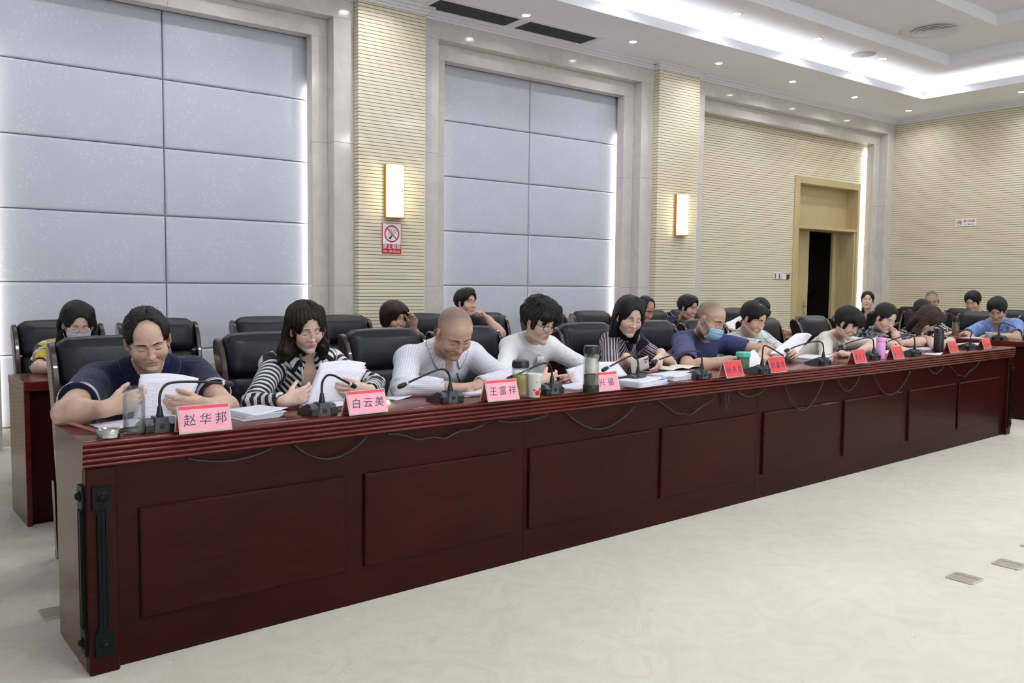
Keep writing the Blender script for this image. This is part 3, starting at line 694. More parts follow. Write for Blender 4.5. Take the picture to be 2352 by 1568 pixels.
# ================================================================== chairs
M_LEATHER = mat('black_leather', (0.0075, 0.008, 0.013), 0.36, spec=0.42, bump=0.06, bscale=160, vary=0.10, vscale=6)
M_FOOT = mat('chair_foot_steel', (0.35, 0.34, 0.33), 0.35, metal=0.8)
def make_chair():
    e = empty('conference_chair', (0, 0, 0))
    lean = lambda mb: setattr(mb, 'v', [(x, y+(z-.46)*.16, z) for x, y, z in mb.v]) or mb
    lean(MB().cushion(-.252, .252, .150, .262, .775, 1.000, .05, (0.0, .022, .012), 10)).build('headrest_cushion', M_LEATHER, e, smooth=True)
    lean(MB().cushion(-.246, .246, .165, .245, .60, .79, .03, (0, .012, 0), 8)).build('back_cushion', M_LEATHER, e, smooth=True)
    lean(MB().cushion(-.246, .246, .160, .245, .43, .612, .03, (0, .016, 0), 8)).build('lumbar_cushion', M_LEATHER, e, smooth=True)
    MB().cushion(-.255, .255, -.26, .22, .37, .475, .04, (0, 0, .018), 8).build('seat', M_LEATHER, e, smooth=True)
    MB().cbox(-.262, .262, -.25, .23, .325, .375, .006).build('seat_frame', M_CHAIRWOOD, e)
    outl = [(.10, .36), (.125, .50), (.135, .62), (.135, .74), (.140, .86), (.160, .935), (.190, .975), (.225, .985), (.255, .965), (.262, .92), (.245, .84), (.225, .74), (.215, .62), (.21, .50), (.20, .36)]
    for s in (-1, 1):
        x0, x1 = (s*.283, s*.250) if s < 0 else (.250, .283)
        m = lean(MB().prism([(a, b) for a, b in outl][::-1], (x0, 0, 0), (x1, 0, 0), (0, 1, 0), (0, 0, 1)))
        o = m.build('side_stile', M_CHAIRWOOD, e, auto=40)
        bv = o.modifiers.new('soft_edge', 'BEVEL'); bv.width = .008; bv.segments = 2; bv.limit_method = 'ANGLE'; bv.angle_limit = radians(50)
        pth = [(s*.268, .19, .655), (s*.275, .08, .665), (s*.280, -.06, .66), (s*.280, -.17, .645), (s*.276, -.215, .61), (s*.272, -.222, .54), (s*.266, -.225, .36)]
        MB().tube(pth, [.018, .023, .025, .026, .024, .020, .018], 10).build('armrest', M_CHAIRWOOD, e, smooth=True)
        for y in (-.225, .215):
            x = s*.264
            lg = MB().add([(x-.026, y-.026, .36), (x+.026, y-.026, .36), (x+.026, y+.026, .36), (x-.026, y+.026, .36), (x-.02, y-.02, .035), (x+.02, y-.02, .035), (x+.02, y+.02, .035), (x-.02, y+.02, .035)],
                          [(0, 1, 2, 3), (7, 6, 5, 4), (4, 5, 1, 0), (5, 6, 2, 1), (6, 7, 3, 2), (7, 4, 0, 3)]).build('leg', M_CHAIRWOOD, e)
            MB().cbox(x-.0215, x+.0215, y-.0215, y+.0215, 0, .038, .003).build('foot_cap', M_FOOT, lg)
    e.scale = (.95, 1, 1)
    return e
CH0 = make_chair(); CH_USED = [False]
def place_chair(loc, rz, lab, group):
    if CH_USED[0]: e = copy_tree(CH0)
    else: e = CH0; CH_USED[0] = True
    e.location = loc; e.rotation_euler = (0, 0, rz); tag(e, lab, 'chair', group); return e
front_c = [(.48, 'black leather chair of the man in the navy polo shirt'), (1.20, 'black leather chair behind the woman in the black and white striped jacket'),
           (1.91, 'black leather chair left of the balding man who is writing'), (2.51, 'black leather chair behind the balding man who is writing'), (3.54, 'black leather chair right of the person in the white blouse'),
           (4.25, 'black leather chair right of the long-haired woman holding a phone'), (4.88, 'black leather chair behind the man in the blue mask'), (5.65, 'black leather chair behind the man in the pale patterned shirt'),
           (6.47, 'black leather chair left of the woman in the cream jacket'), (7.10, 'black leather chair behind the woman in the cream jacket')]
for s, lab in front_c: place_chair(W3(s-(.03 if s < .6 else 0), 1.10+(.06 if s < .6 else 0), 0), DA+(random.uniform(-.03, .03) if s > .6 else 0), lab, 'chairs along the long desk')
back_c = [(.59, 'back row chair of the woman in the blue mask'), (1.21, 'back row chair behind the man in the navy polo shirt'), (2.00, 'back row chair left of the woman in the striped jacket'),
          (2.63, 'back row chair right of the woman in the striped jacket'), (3.42, 'back row chair beside the raised hand of the short-haired woman'), (4.07, 'back row chair of the man with his hand at his chin'),
          (4.83, 'back row chair behind the person in the white blouse'), (5.47, 'empty back row chair left of the long-haired woman with the phone'), (6.38, 'back row chair behind the long-haired woman with the phone'),
          (6.97, 'back row chair of the man in the purple shirt'), (7.85, 'back row chair of the man in the white tee shirt')]
for s, lab in back_c: place_chair(W3(s, 2.97, 0), DA+random.uniform(-.03, .03), lab, 'chairs of the back row')

# ================================================================== second row of desks and the table across the far end
def plain_desk(name, lab, loc, rz, L, D, H, group=None):
    e = empty(name, loc, rz); tag(e, lab, 'desk', group)
    MB().cbox(0, L, 0, D, H-.05, H, .004).build('desktop', M_MAHOG_TOP, e)
    MB().box(.03, L-.03, .05, .07, 0, H-.05).build('front_panel', M_MAHOG, e)
    n = max(1, int(L/.9)); w_ = (L-.2)/n
    for i in range(n): MB().cbox(.1+i*w_+.04, .1+(i+1)*w_-.04, .038, .052, .15, H-.25, .004).build('raised_panel', M_MAHOG, e)
    for x in (0.002, L-.028): MB().cbox(x, x+.026, .012, D-.012, 0, H-.05, .002).build('end_panel', M_MAHOG_TOP, e)
    MB().box(.03, L-.03, .07, D-.05, .36, .378).build('under_shelf', M_MAHOG, e)
    return e
plain_desk('back_row_desk', 'left section of the mahogany desk of the back row', W3(.17, 1.985), DA, 3.58, .45, .752, 'desks of the back row')
plain_desk('back_row_desk', 'right section of the mahogany desk of the back row', W3(3.752, 1.985), DA, 4.6, .45, .752, 'desks of the back row')
plain_desk('cross_desk', 'mahogany desk across the far end, facing the camera side', (8.84, 5.55, 0), -pi/2, 3.6, .45, .765, 'desks across the far end')
plain_desk('cross_desk', 'mahogany desk across the far end, outside the picture', (8.84, 1.948, 0), -pi/2, 3.6, .45, .765, 'desks across the far end')
far_c = [(9.95, 5.30, 'chair behind the cross desk left of the woman with long brown hair'), (9.95, 4.62, 'chair behind the cross desk with a tea bottle before it'), (9.95, 3.95, 'chair of the man in the light blue shirt'),
         (11.25, 6.1, 'chair in the corner below the marble frame'), (11.25, 5.42, 'chair of the close-cropped man at the far wall'), (11.25, 4.72, 'chair of the young man in black at the far wall'), (11.25, 4.05, 'chair at the far wall at the right picture edge')]
for x, y, lab in far_c: place_chair((x, y, 0), -pi/2, lab, 'chairs at the far end')
# ================================================================== bodies: signed-distance modelling, meshed by surface nets
F4 = np.float32
def V(*a): return np.array(a if len(a) > 1 else a[0], dtype=float)
def unit(v): v = np.asarray(v, float); return v/(np.linalg.norm(v)+1e-12)
def rot_xyz(yaw, pitch, roll):
    """head / torso rotation (degrees). forward is -y; yaw + turns towards +x, pitch + looks down, roll + drops the +x side"""
    return np.array((Matrix.Rotation(radians(yaw), 3, 'Z') @ Matrix.Rotation(radians(pitch), 3, 'X') @ Matrix.Rotation(radians(roll), 3, 'Y')))

def rc(a, b, r1, r2, k=.01): return ('rc', V(a), V(b), r1, r2, k)
def el(c, r, k=.01, R=None): return ('el', V(c), V(r), R, k)
def xform(ops, R, T, s=1.0):
    out = []
    for o in ops:
        if o[0] in ('rc', 'src'): out.append((o[0], R@(o[1]*s)+T, R@(o[2]*s)+T, o[3]*s, o[4]*s, o[5]*s))
        elif o[0] in ('el', 'sel'):
            Q = R if o[3] is None else R@o[3]; out.append((o[0], R@(o[1]*s)+T, o[2]*s, Q, o[4]*s))
        elif o[0] == 'cut': out.append(('cut', R@(o[1]*s)+T, R@o[2], o[3]*s))
        elif o[0] == 'disp': f = o[1]; out.append(('disp', (lambda P, f=f: f(((P-T)@R)/s)*s)))
        elif o[0] == 'grp': out.append(('grp', xform(o[1], R, T, s), o[2]*s))
    return out
def sub(o): return ('s'+o[0],)+o[1:]
def d_prim(o, P):
    if o[0][-2:] == 'rc':
        a, b, r1, r2 = o[1].astype(F4), o[2].astype(F4), o[3], o[4]; ba = b-a; pa = P-a
        h = np.clip(pa@ba/(ba@ba+1e-12), 0, 1); q = pa-h[:, None]*ba
        return np.sqrt(np.einsum('ij,ij->i', q, q))-(r1+(r2-r1)*h)
    c, r, R = o[1].astype(F4), o[2].astype(F4), o[3]
    q = P-c
    if R is not None: q = q@R.astype(F4)
    a = q/r; k0 = np.sqrt(np.einsum('ij,ij->i', a, a)); b = a/r; k1 = np.sqrt(np.einsum('ij,ij->i', b, b))+1e-9
    return k0*(k0-1)/k1
def bound(o):
    if o[0][-2:] == 'rc': return (o[1]+o[2])/2, np.linalg.norm(o[1]-o[2])/2+max(o[3], o[4])
    return o[1], max(o[2])
def evald(ops, P):
    D = np.full(len(P), 9.0, F4)
    for o in ops:
        t = o[0]
        if t == 'disp': D = D+o[1](P).astype(F4); continue
        if t == 'cut':
            e = ((P-o[1].astype(F4))@o[2].astype(F4)); k = o[3]
            if k > 0: h = np.maximum(k-np.abs(D-e), 0)/k; D = np.maximum(D, e)+h*h*k*.25
            else: D = np.maximum(D, e)
            continue
        if t == 'grp':
            bs = [bound(q) for q in o[1] if q[0] in ('rc', 'el')]; c = np.mean([b[0] for b in bs], 0); R = max(np.linalg.norm(b[0]-c)+b[1] for b in bs); k = o[2]
            q = P-c.astype(F4); m = np.nonzero(np.sqrt(np.einsum('ij,ij->i', q, q))-R < np.minimum(D, .5)+k)[0]
            if len(m) == 0: continue
            e = evald(o[1], P[m]); d = D[m]; h = np.maximum(k-np.abs(d-e), 0)/max(k, 1e-6); D[m] = np.minimum(d, e)-h*h*k*.25; continue
        c, R = bound(o); k = o[-1]; q = P-c.astype(F4)
        lb = np.sqrt(np.einsum('ij,ij->i', q, q))-R
        m = np.nonzero(lb < (np.maximum(D, -D)+k if t[0] == 's' else D+k))[0] if len(P) > 64 else np.arange(len(P))
        if len(m) == 0: continue
        e = d_prim(o, P[m]); d = D[m]
        if t[0] == 's':
            h = np.maximum(k-np.abs(d+e), 0)/max(k, 1e-6); D[m] = np.maximum(d, -e)+h*h*k*.25
        else:
            h = np.maximum(k-np.abs(d-e), 0)/max(k, 1e-6); D[m] = np.minimum(d, e)-h*h*k*.25
    return D
def near_box(o, lo, hi, mg):
    if o[0] in ('cut', 'disp'): return True
    if o[0] == 'grp': return any(near_box(q, lo, hi, mg) for q in o[1] if q[0] in ('rc', 'el'))
    c, R = bound(o); q = np.clip(c, lo, hi); return np.linalg.norm(q-c) < R+mg
def surf(ops, lo, hi, h, skip=()):
    """surface nets of the zero set inside the box lo..hi at cell size h -> (verts, quads)"""
    lo = np.array(lo, float); hi = np.array(hi, float); nb = np.ceil((hi-lo)/(4*h)).astype(int)+1
    if len(ops) > 30: ops = [o for o in ops if near_box(o, lo, hi, .06)]
    g = [lo[a]+(np.arange(nb[a])*4+1.5)*h for a in range(3)]
    C = np.stack(np.meshgrid(*g, indexing='ij'), -1).reshape(-1, 3).astype(F4)
    D0 = evald(ops, C); am = np.abs(D0) < 6.5*h
    for l2, h2, hh in skip: am &= ~np.all((C > l2+2.2*hh+.003+3*h) & (C < h2-2.2*hh-.003-3*h), 1)
    act = np.nonzero(am)[0]
    o4 = (np.stack(np.meshgrid(*[np.arange(4)]*3, indexing='ij'), -1).reshape(-1, 3)-1.5)*h
    P = (C[act][:, None, :]+o4[None].astype(F4)).reshape(-1, 3)
    Df = evald(ops, P).reshape(-1, 64)
    B = np.repeat(D0[:, None], 64, 1); B[act] = Df
    n = nb*4
    D = B.reshape(nb[0], nb[1], nb[2], 4, 4, 4).transpose(0, 3, 1, 4, 2, 5).reshape(*n)
    s = D < 0
    c8 = [(i, j, k) for i in (0, 1) for j in (0, 1) for k in (0, 1)]
    sl = lambda A, i, j, k: A[i:n[0]-1+i, j:n[1]-1+j, k:n[2]-1+k]
    cnt = np.zeros(n-1, np.int8)
    for c in c8: cnt += sl(s, *c)
    I = np.argwhere((cnt > 0) & (cnt < 8))
    if len(I) == 0: return np.zeros((0, 3)), np.zeros((0, 4), int)
    vals = np.stack([D[I[:, 0]+i, I[:, 1]+j, I[:, 2]+k] for i, j, k in c8], 1)
    acc = np.zeros((len(I), 3)); num = np.zeros(len(I)); cc = np.array(c8, float)
    for a in range(8):
        for b in range(a+1, 8):
            if np.abs(cc[a]-cc[b]).sum() != 1: continue
            va, vb = vals[:, a], vals[:, b]; m = (va < 0) != (vb < 0)
            t = np.where(m, va/np.where(m, va-vb, 1), 0)
            acc += np.where(m[:, None], cc[a]+(cc[b]-cc[a])*t[:, None], 0); num += m
    verts = lo+(I+acc/num[:, None])*h
    idx = np.full(n-1, -1, np.int32); idx[I[:, 0], I[:, 1], I[:, 2]] = np.arange(len(I))
    quads = []
    for ax in range(3):
        b1, b2 = (ax+1) % 3, (ax+2) % 3
        s0 = [slice(1, -1)]*3; s0[ax] = slice(0, n[ax]-1); s1 = list(s0); s1[ax] = slice(1, n[ax])
        E = np.argwhere(s[tuple(s0)] != s[tuple(s1)])
        for a in range(3):
            if a != ax: E[:, a] += 1
        ok = np.all(E < n-1, 1); E = E[ok]
        ins = s[E[:, 0], E[:, 1], E[:, 2]]
        def cell(d1, d2):
            q = E.copy(); q[:, b1] -= d1; q[:, b2] -= d2; return idx[q[:, 0], q[:, 1], q[:, 2]]
        Q = np.stack([cell(1, 1), cell(0, 1), cell(0, 0), cell(1, 0)], 1)
        Q = np.where(ins[:, None], Q, Q[:, ::-1]); quads.append(Q[(Q >= 0).all(1)])
    return verts, np.concatenate(quads)
def surf_multi(ops, boxes):
    """boxes: (lo, hi, h) from coarse to fine; the coarse surface is left out inside the finer boxes"""
    vs_, fs_ = [], []; off = 0
    for i, (lo, hi, h) in enumerate(boxes):
        v, f = surf(ops, lo, hi, h, boxes[i+1:])
        if len(v) == 0: continue
        for (l2, h2, hh) in boxes[i+1:]:
            ins = np.all((v > np.array(l2)+2.2*hh+.003) & (v < np.array(h2)-2.2*hh-.003), 1)
            f = f[~ins[f].all(1)]
        used = np.zeros(len(v), bool); used[f.ravel()] = True; rem = np.cumsum(used)-1
        vs_.append(v[used]); fs_.append(rem[f]+off); off += used.sum()
    return np.concatenate(vs_), np.concatenate(fs_)
def np_obj(name, v, f, material, parent=None, col=None, pat=None):
    me = bpy.data.meshes.new(name); nv, nf = len(v), len(f)
    me.vertices.add(nv); me.vertices.foreach_set('co', np.ascontiguousarray(v, F4).ravel())
    me.loops.add(nf*4); me.polygons.add(nf)
    me.loops.foreach_set('vertex_index', np.ascontiguousarray(f, np.int32).ravel())
    me.polygons.foreach_set('loop_start', np.arange(0, nf*4, 4, dtype=np.int32)); me.polygons.foreach_set('loop_total', np.full(nf, 4, np.int32))
    me.polygons.foreach_set('use_smooth', np.ones(nf, bool)); me.update(calc_edges=True)
    if col is not None:
        a = me.attributes.new('Col', 'FLOAT_COLOR', 'POINT'); a.data.foreach_set('color', np.concatenate([col, np.ones((nv, 1))], 1).astype(F4).ravel())
    if pat is not None:
        a = me.attributes.new('pat', 'FLOAT_VECTOR', 'POINT'); a.data.foreach_set('vector', np.ascontiguousarray(pat, F4).ravel())
    if material: me.materials.append(material)
    o = bpy.data.objects.new(name, me); COL.objects.link(o)
    if parent: o.parent = parent
    return o

# ------------------------------------------------------------------ materials of people
def skin_mat():
    m = mat('skin', (.5, .33, .24), 0.46, spec=0.35, vcol=True, vary=0.07, vscale=45, bump=0.05, bscale=300)
    b = m.node_tree.nodes['Principled BSDF']; b.inputs['Subsurface Weight'].default_value = 0.0
    return m
M_SKIN = skin_mat()
def hair_mat(name, c1, c2, rough=.36):
    m = bpy.data.materials.new(name); m.use_nodes = True; nt = m.node_tree; b = nt.nodes['Principled BSDF']; L = nt.links.new
    a = nt.nodes.new('ShaderNodeAttribute'); a.attribute_name = 'pat'
    mp = nt.nodes.new('ShaderNodeMapping'); mp.inputs['Scale'].default_value = (46, 4.0, 4.0); L(a.outputs['Vector'], mp.inputs[0])
    n = nt.nodes.new('ShaderNodeTexNoise'); n.inputs['Scale'].default_value = 1.0; n.inputs['Detail'].default_value = 4; n.inputs['Roughness'].default_value = .7; L(mp.outputs[0], n.inputs['Vector'])
    r = nt.nodes.new('ShaderNodeValToRGB'); r.color_ramp.elements[0].color = (*c1, 1); r.color_ramp.elements[1].color = (*c2, 1); r.color_ramp.elements[0].position = .35; r.color_ramp.elements[1].position = .75
    L(n.outputs['Fac'], r.inputs[0]); L(r.outputs[0], b.inputs['Base Color'])
    bp = nt.nodes.new('ShaderNodeBump'); bp.inputs['Strength'].default_value = .55; bp.inputs['Distance'].default_value = .006; L(n.outputs['Fac'], bp.inputs['Height']); L(bp.outputs[0], b.inputs['Normal'])
    b.inputs['Roughness'].default_value = rough+.08; b.inputs['Specular IOR Level'].default_value = .32
    return m
HAIR = {'black': hair_mat('hair_black', (.004, .0038, .0042), (.014, .0125, .013)), 'brown': hair_mat('hair_dark_brown', (.007, .0045, .0035), (.034, .018, .013)),
        'auburn': hair_mat('hair_brown', (.022, .013, .011), (.085, .05, .042), .42)}
M_LIP = None
M_BROW = mat('eyebrow_hair', (.012, .009, .008), .6); M_LASH = mat('eyelash', (.008, .006, .006), .6)
M_EYEW = mat('eye_white', (.72, .70, .68), .25); M_IRIS = mat('eye_iris', (.018, .010, .007), .15)
def cloth_mat(name, kind, c1, c2=None, p=None, rough=.85, c3=None):
    """kind: plain, stripes (along pat.x, period p), dots, blotch, panes"""
    if name in MATS: return MATS[name]
    m = bpy.data.materials.new(name); m.use_nodes = True; nt = m.node_tree; b = nt.nodes['Principled BSDF']; L = nt.links.new
    a = nt.nodes.new('ShaderNodeAttribute'); a.attribute_name = 'pat'
    sx = nt.nodes.new('ShaderNodeSeparateXYZ'); L(a.outputs['Vector'], sx.inputs[0])
    fac = None
    if kind == 'stripes':
        d = nt.nodes.new('ShaderNodeMath'); d.operation = 'DIVIDE'; d.inputs[1].default_value = p[0]; L(sx.outputs[0], d.inputs[0])
        f = nt.nodes.new('ShaderNodeMath'); f.operation = 'FRACT'; L(d.outputs[0], f.inputs[0])
        g = nt.nodes.new('ShaderNodeMath'); g.operation = 'LESS_THAN'; g.inputs[1].default_value = p[1]; L(f.outputs[0], g.inputs[0]); fac = g.outputs[0]
    elif kind == 'dots':
        mp = nt.nodes.new('ShaderNodeMapping'); mp.inputs['Scale'].default_value = (1, 1, 0); L(a.outputs['Vector'], mp.inputs[0])
        v = nt.nodes.new('ShaderNodeTexVoronoi'); v.voronoi_dimensions = '2D'; v.inputs['Scale'].default_value = p[0]; v.inputs['Randomness'].default_value = p[2]; L(mp.outputs[0], v.inputs['Vector'])
        g = nt.nodes.new('ShaderNodeMath'); g.operation = 'LESS_THAN'; g.inputs[1].default_value = p[1]; L(v.outputs['Distance'], g.inputs[0]); fac = g.outputs[0]
    elif kind == 'blotch':
        n = nt.nodes.new('ShaderNodeTexNoise'); n.inputs['Scale'].default_value = p[0]; n.inputs['Detail'].default_value = 2; n.inputs['Distortion'].default_value = p[2]; L(a.outputs['Vector'], n.inputs['Vector'])
        g = nt.nodes.new('ShaderNodeMapRange'); g.inputs[1].default_value = p[1]-.015; g.inputs[2].default_value = p[1]+.015; L(n.outputs['Fac'], g.inputs[0]); fac = g.outputs[0]
    elif kind == 'panes':
        v = nt.nodes.new('ShaderNodeTexBrick'); v.inputs['Scale'].default_value = p[0]; v.inputs['Color1'].default_value = (0, 0, 0, 1); v.inputs['Color2'].default_value = (.12, .12, .12, 1); v.inputs['Mortar'].default_value = (1, 1, 1, 1)
        v.inputs['Mortar Size'].default_value = p[1]; v.inputs['Mortar Smooth'].default_value = 1.0; v.inputs['Brick Width'].default_value = .75; v.inputs['Row Height'].default_value = .42
        L(a.outputs['Vector'], v.inputs['Vector']); fac = v.outputs['Color']
    base = None
    if fac is not None:
        mx = nt.nodes.new('ShaderNodeMixRGB'); mx.inputs[1].default_value = (*c1, 1); mx.inputs[2].default_value = (*c2, 1); L(fac, mx.inputs[0]); base = mx.outputs[0]
        if c3 is not None:
            n = nt.nodes.new('ShaderNodeTexNoise'); n.inputs['Scale'].default_value = 11; n.inputs['Distortion'].default_value = 1.5; L(a.outputs['Vector'], n.inputs['Vector'])
            g = nt.nodes.new('ShaderNodeMapRange'); g.inputs[1].default_value = .56; g.inputs[2].default_value = .60; L(n.outputs['Fac'], g.inputs[0])
            m2 = nt.nodes.new('ShaderNodeMixRGB'); L(base, m2.inputs[1]); m2.inputs[2].default_value = (*c3, 1); L(g.outputs[0], m2.inputs[0]); base = m2.outputs[0]
        L(base, b.inputs['Base Color'])
    else: b.inputs['Base Color'].default_value = (*c1, 1)
    tc = nt.nodes.new('ShaderNodeTexCoord'); n = nt.nodes.new('ShaderNodeTexNoise'); n.inputs['Scale'].default_value = 14; n.inputs['Detail'].default_value = 3; n.inputs['Distortion'].default_value = 1.0; L(tc.outputs['Object'], n.inputs['Vector'])
    bp = nt.nodes.new('ShaderNodeBump'); bp.inputs['Strength'].default_value = .35; bp.inputs['Distance'].default_value = .02; L(n.outputs['Fac'], bp.inputs['Height']); L(bp.outputs[0], b.inputs['Normal'])
    b.inputs['Roughness'].default_value = rough; b.inputs['Sheen Weight'].default_value = .12; b.inputs['Specular IOR Level'].default_value = .25
    MATS[name] = m; return m

# ------------------------------------------------------------------ anatomy
def front_y(ops, xs, zs):
    """y of the front surface of a head (own frame) at each (x, z)"""
    ys = np.linspace(-.150, .0, 226); P = np.array([[x, y, z] for x, z in zip(xs, zs) for y in ys], F4)
    D = evald(ops, P).reshape(len(xs), -1); ins = D < 0; i = np.where(ins.any(1), ins.argmax(1), 225); i = np.maximum(i, 1)
    r = np.arange(len(xs)); d0, d1 = D[r, i-1], D[r, i]; return ys[i-1]+(ys[i]-ys[i-1])*d0/(d0-d1+1e-9)
HEADS = {}
def head_ops(fem=False, w=1.0, jaw=1.0, fat=0.0):
    j = jaw*(.92 if fem else 1.0); f = fat
    o = [el((0, .014, .036), (.0765*w, .098, .084), .01),
         el((0, -.018, -.026), ((.0605+f)*w, .066, .084), .02),
         el((0, -.012, -.078), ((.046+f)*w*j, .056, .036), .02),
         rc((-.050*w*j, .014, -.060), (-.013*j, -.058, -.101), .018+f*.6, .014+f*.5, .02), rc((.050*w*j, .014, -.060), (.013*j, -.058, -.101), .018+f*.6, .014+f*.5, .02),
         el((0, -.068, -.103), (.019*j, .016, .014), .016)]
    for s in (-1, 1): o += [el((s*.041*w, -.052, -.032), (.024+f*.5, .022, .028), .022)]
    ex = .0315*w
    ye, yb1, yb2, yn0, yn1, yl = front_y(o, [ex, .012, .044*w, 0, 0, 0], [.001, .024, .023, .012, -.034, -.066])
    for s in (-1, 1): o += [rc((s*.013, yb1+.0040, .0235), (s*.046*w, yb2+.0050, .0235), .0085 if not fem else .0065, .007, .012)]
    for s in (-1, 1): o += [sub(el((s*ex, ye-.006, .0005), (.0200, .0145, .0105), .010)), sub(el((s*.016, yn0-.003, .004), (.008, .010, .012), .008))]
    for s in (-1, 1): o += [el((s*ex, ye+.0165, -.0010), (.0165, .0160, .0135), .003)]
    for s in (-1, 1): o += [sub(rc((s*(ex-.011), ye+.0028, .0065), (s*(ex+.012), ye+.0040, .0060), .0014, .0010, .002))]
    o += [rc((0, yn0+.0035, .012), (0, yn1-.0055, -.029), .0068, .0085, .010), el((0, yn1-.0110, -.0345), (.0108, .0105, .0088), .007)]
    for s in (-1, 1): o += [el((s*.0130, yn1-.0015, -.0375), (.0072, .0090, .0068), .005), sub(el((s*.0065, yn1-.0075, -.0425), (.0034, .0045, .0026), .002))]
    o += [el((0, yl+.004, -.066), (.027, .010, .017), .012)]
    for s in (-1, 1): o += [rc((s*.005, yl-.0055, -.0622), (s*.0225, yl+.0035, -.0676), .0042, .0022, .003)]
    o += [rc((-.011, yl-.0042, -.0722), (.011, yl-.0042, -.0722), .0052, .0052, .004)]
    for s in (-1, 1): o += [sub(rc((0, yl-.0125, -.0670), (s*.0240, yl+.0005, -.0698), .0036, .0016, .002)), sub(rc((s*.016, yn1+.001, -.042), (s*.030*w, yl+.006, -.060), .0022, .0018, .010))]
    o += [sub(rc((-.012, yl-.0035, -.0845), (.012, yl-.0035, -.0845), .0035, .0035, .010))]
    for s in (-1, 1):
        Re = rot_xyz(s*22, 8, 0)
        o += [el((s*.0795*w, .006, -.006), (.0085, .0185, .031), .006, Re), sub(el((s*.0895*w, .000, -.002), (.006, .011, .019), .004, Re)), el((s*.074*w, .0, -.034), (.007, .009, .010), .006)]
    return o

def hand_ops(W, d, n, right, curl=(30, 35, 20), spread=.0, thumb=(.65, .6, .3), s=1.0, tcurl=.2):
    """palm and five fingers from the wrist W; d: finger direction, n: out of the palm"""
    d = unit(d); n = unit(np.asarray(n)-d*np.dot(n, d)); th = np.cross(d, n)*(1 if right else -1)
    ops = []; k0 = .010*s
    fing = [(.0265, .086, .068, .0090), (.0085, .090, .077, .0093), (-.0105, .085, .071, .0088), (-.0275, .077, .055, .0078)]
    tips = []
    for i, (off, mc, ln, r) in enumerate(fing):
        K = W+d*mc*s+th*off*s-n*.002*s*abs(i-1.3)
        ops.append(rc(W+th*off*.55*s+d*.008*s, K, .0145*s, .0112*s, k0*1.2))
    ops.append(el(W+d*.045*s+n*.006*s, (.034*s, .04*s, .015*s), k0*1.5, np.stack([th, d, n], 1)))
    for i, (off, mc, ln, r) in enumerate(fing):
        p = W+d*mc*s+th*off*s-n*.002*s*abs(i-1.3); ang = 0.0
        dd = unit(d+th*spread*(1.2-i)*.12)
        for jx, fr in enumerate((.45, .30, .25)):
            ang += radians(curl[jx]*(1+.10*i-.05) if jx < 3 else 0)
            v = dd*cos(ang)+n*sin(ang); q = p+v*ln*fr*s
            ops.append(rc(p, q, (r-.0008*jx)*s, (r-.0008*(jx+1))*s, .0025*s)); p = q
        tips.append(p)
    p = W+d*.022*s+th*.020*s+n*.004*s
    v = unit(d*thumb[0]+th*thumb[1]+n*thumb[2])
    for jx, (ln, r) in enumerate(((.042, .0125), (.034, .0100), (.027, .0088))):
        q = p+v*ln*s; ops.append(rc(p, q, r*s, (r-.0014)*s, .008*s if jx == 0 else .003*s)); p = q
        v = unit(v*(1-tcurl)+d*tcurl*.9+n*tcurl*.6-th*tcurl*.35)
    tips.append(p)
    return ops, tips

def ik(S, W, l1, l2, pole):
    D = W-S; L = np.linalg.norm(D); L2 = min(L, (l1+l2)*.995); u = D/(L+1e-9)
    a = (l1*l1-l2*l2+L2*L2)/(2*L2); h = sqrt(max(l1*l1-a*a, 1e-6)); p = unit(np.asarray(pole)-u*np.dot(pole, u))
    return S+u*a+p*h

def px(x, y, t):
    """the point of the vertical plane t metres behind the desk's front edge that the camera sees at (x, y) of the photograph"""
    dd = C_F+C_R*(x-IMG_W/2)/FPX-C_U*(y-IMG_H/2)/FPX; C = np.array([0, 0, CAM_H])
    k = ((D0+DT*t-C)@DT)/(dd@DT); return st_of(C+dd*k)
def pw(x, y, X):
    """the same on a plane of constant room x"""
    dd = C_F+C_R*(x-IMG_W/2)/FPX-C_U*(y-IMG_H/2)/FPX; return np.array([0, 0, CAM_H])+dd*(X/dd[0])

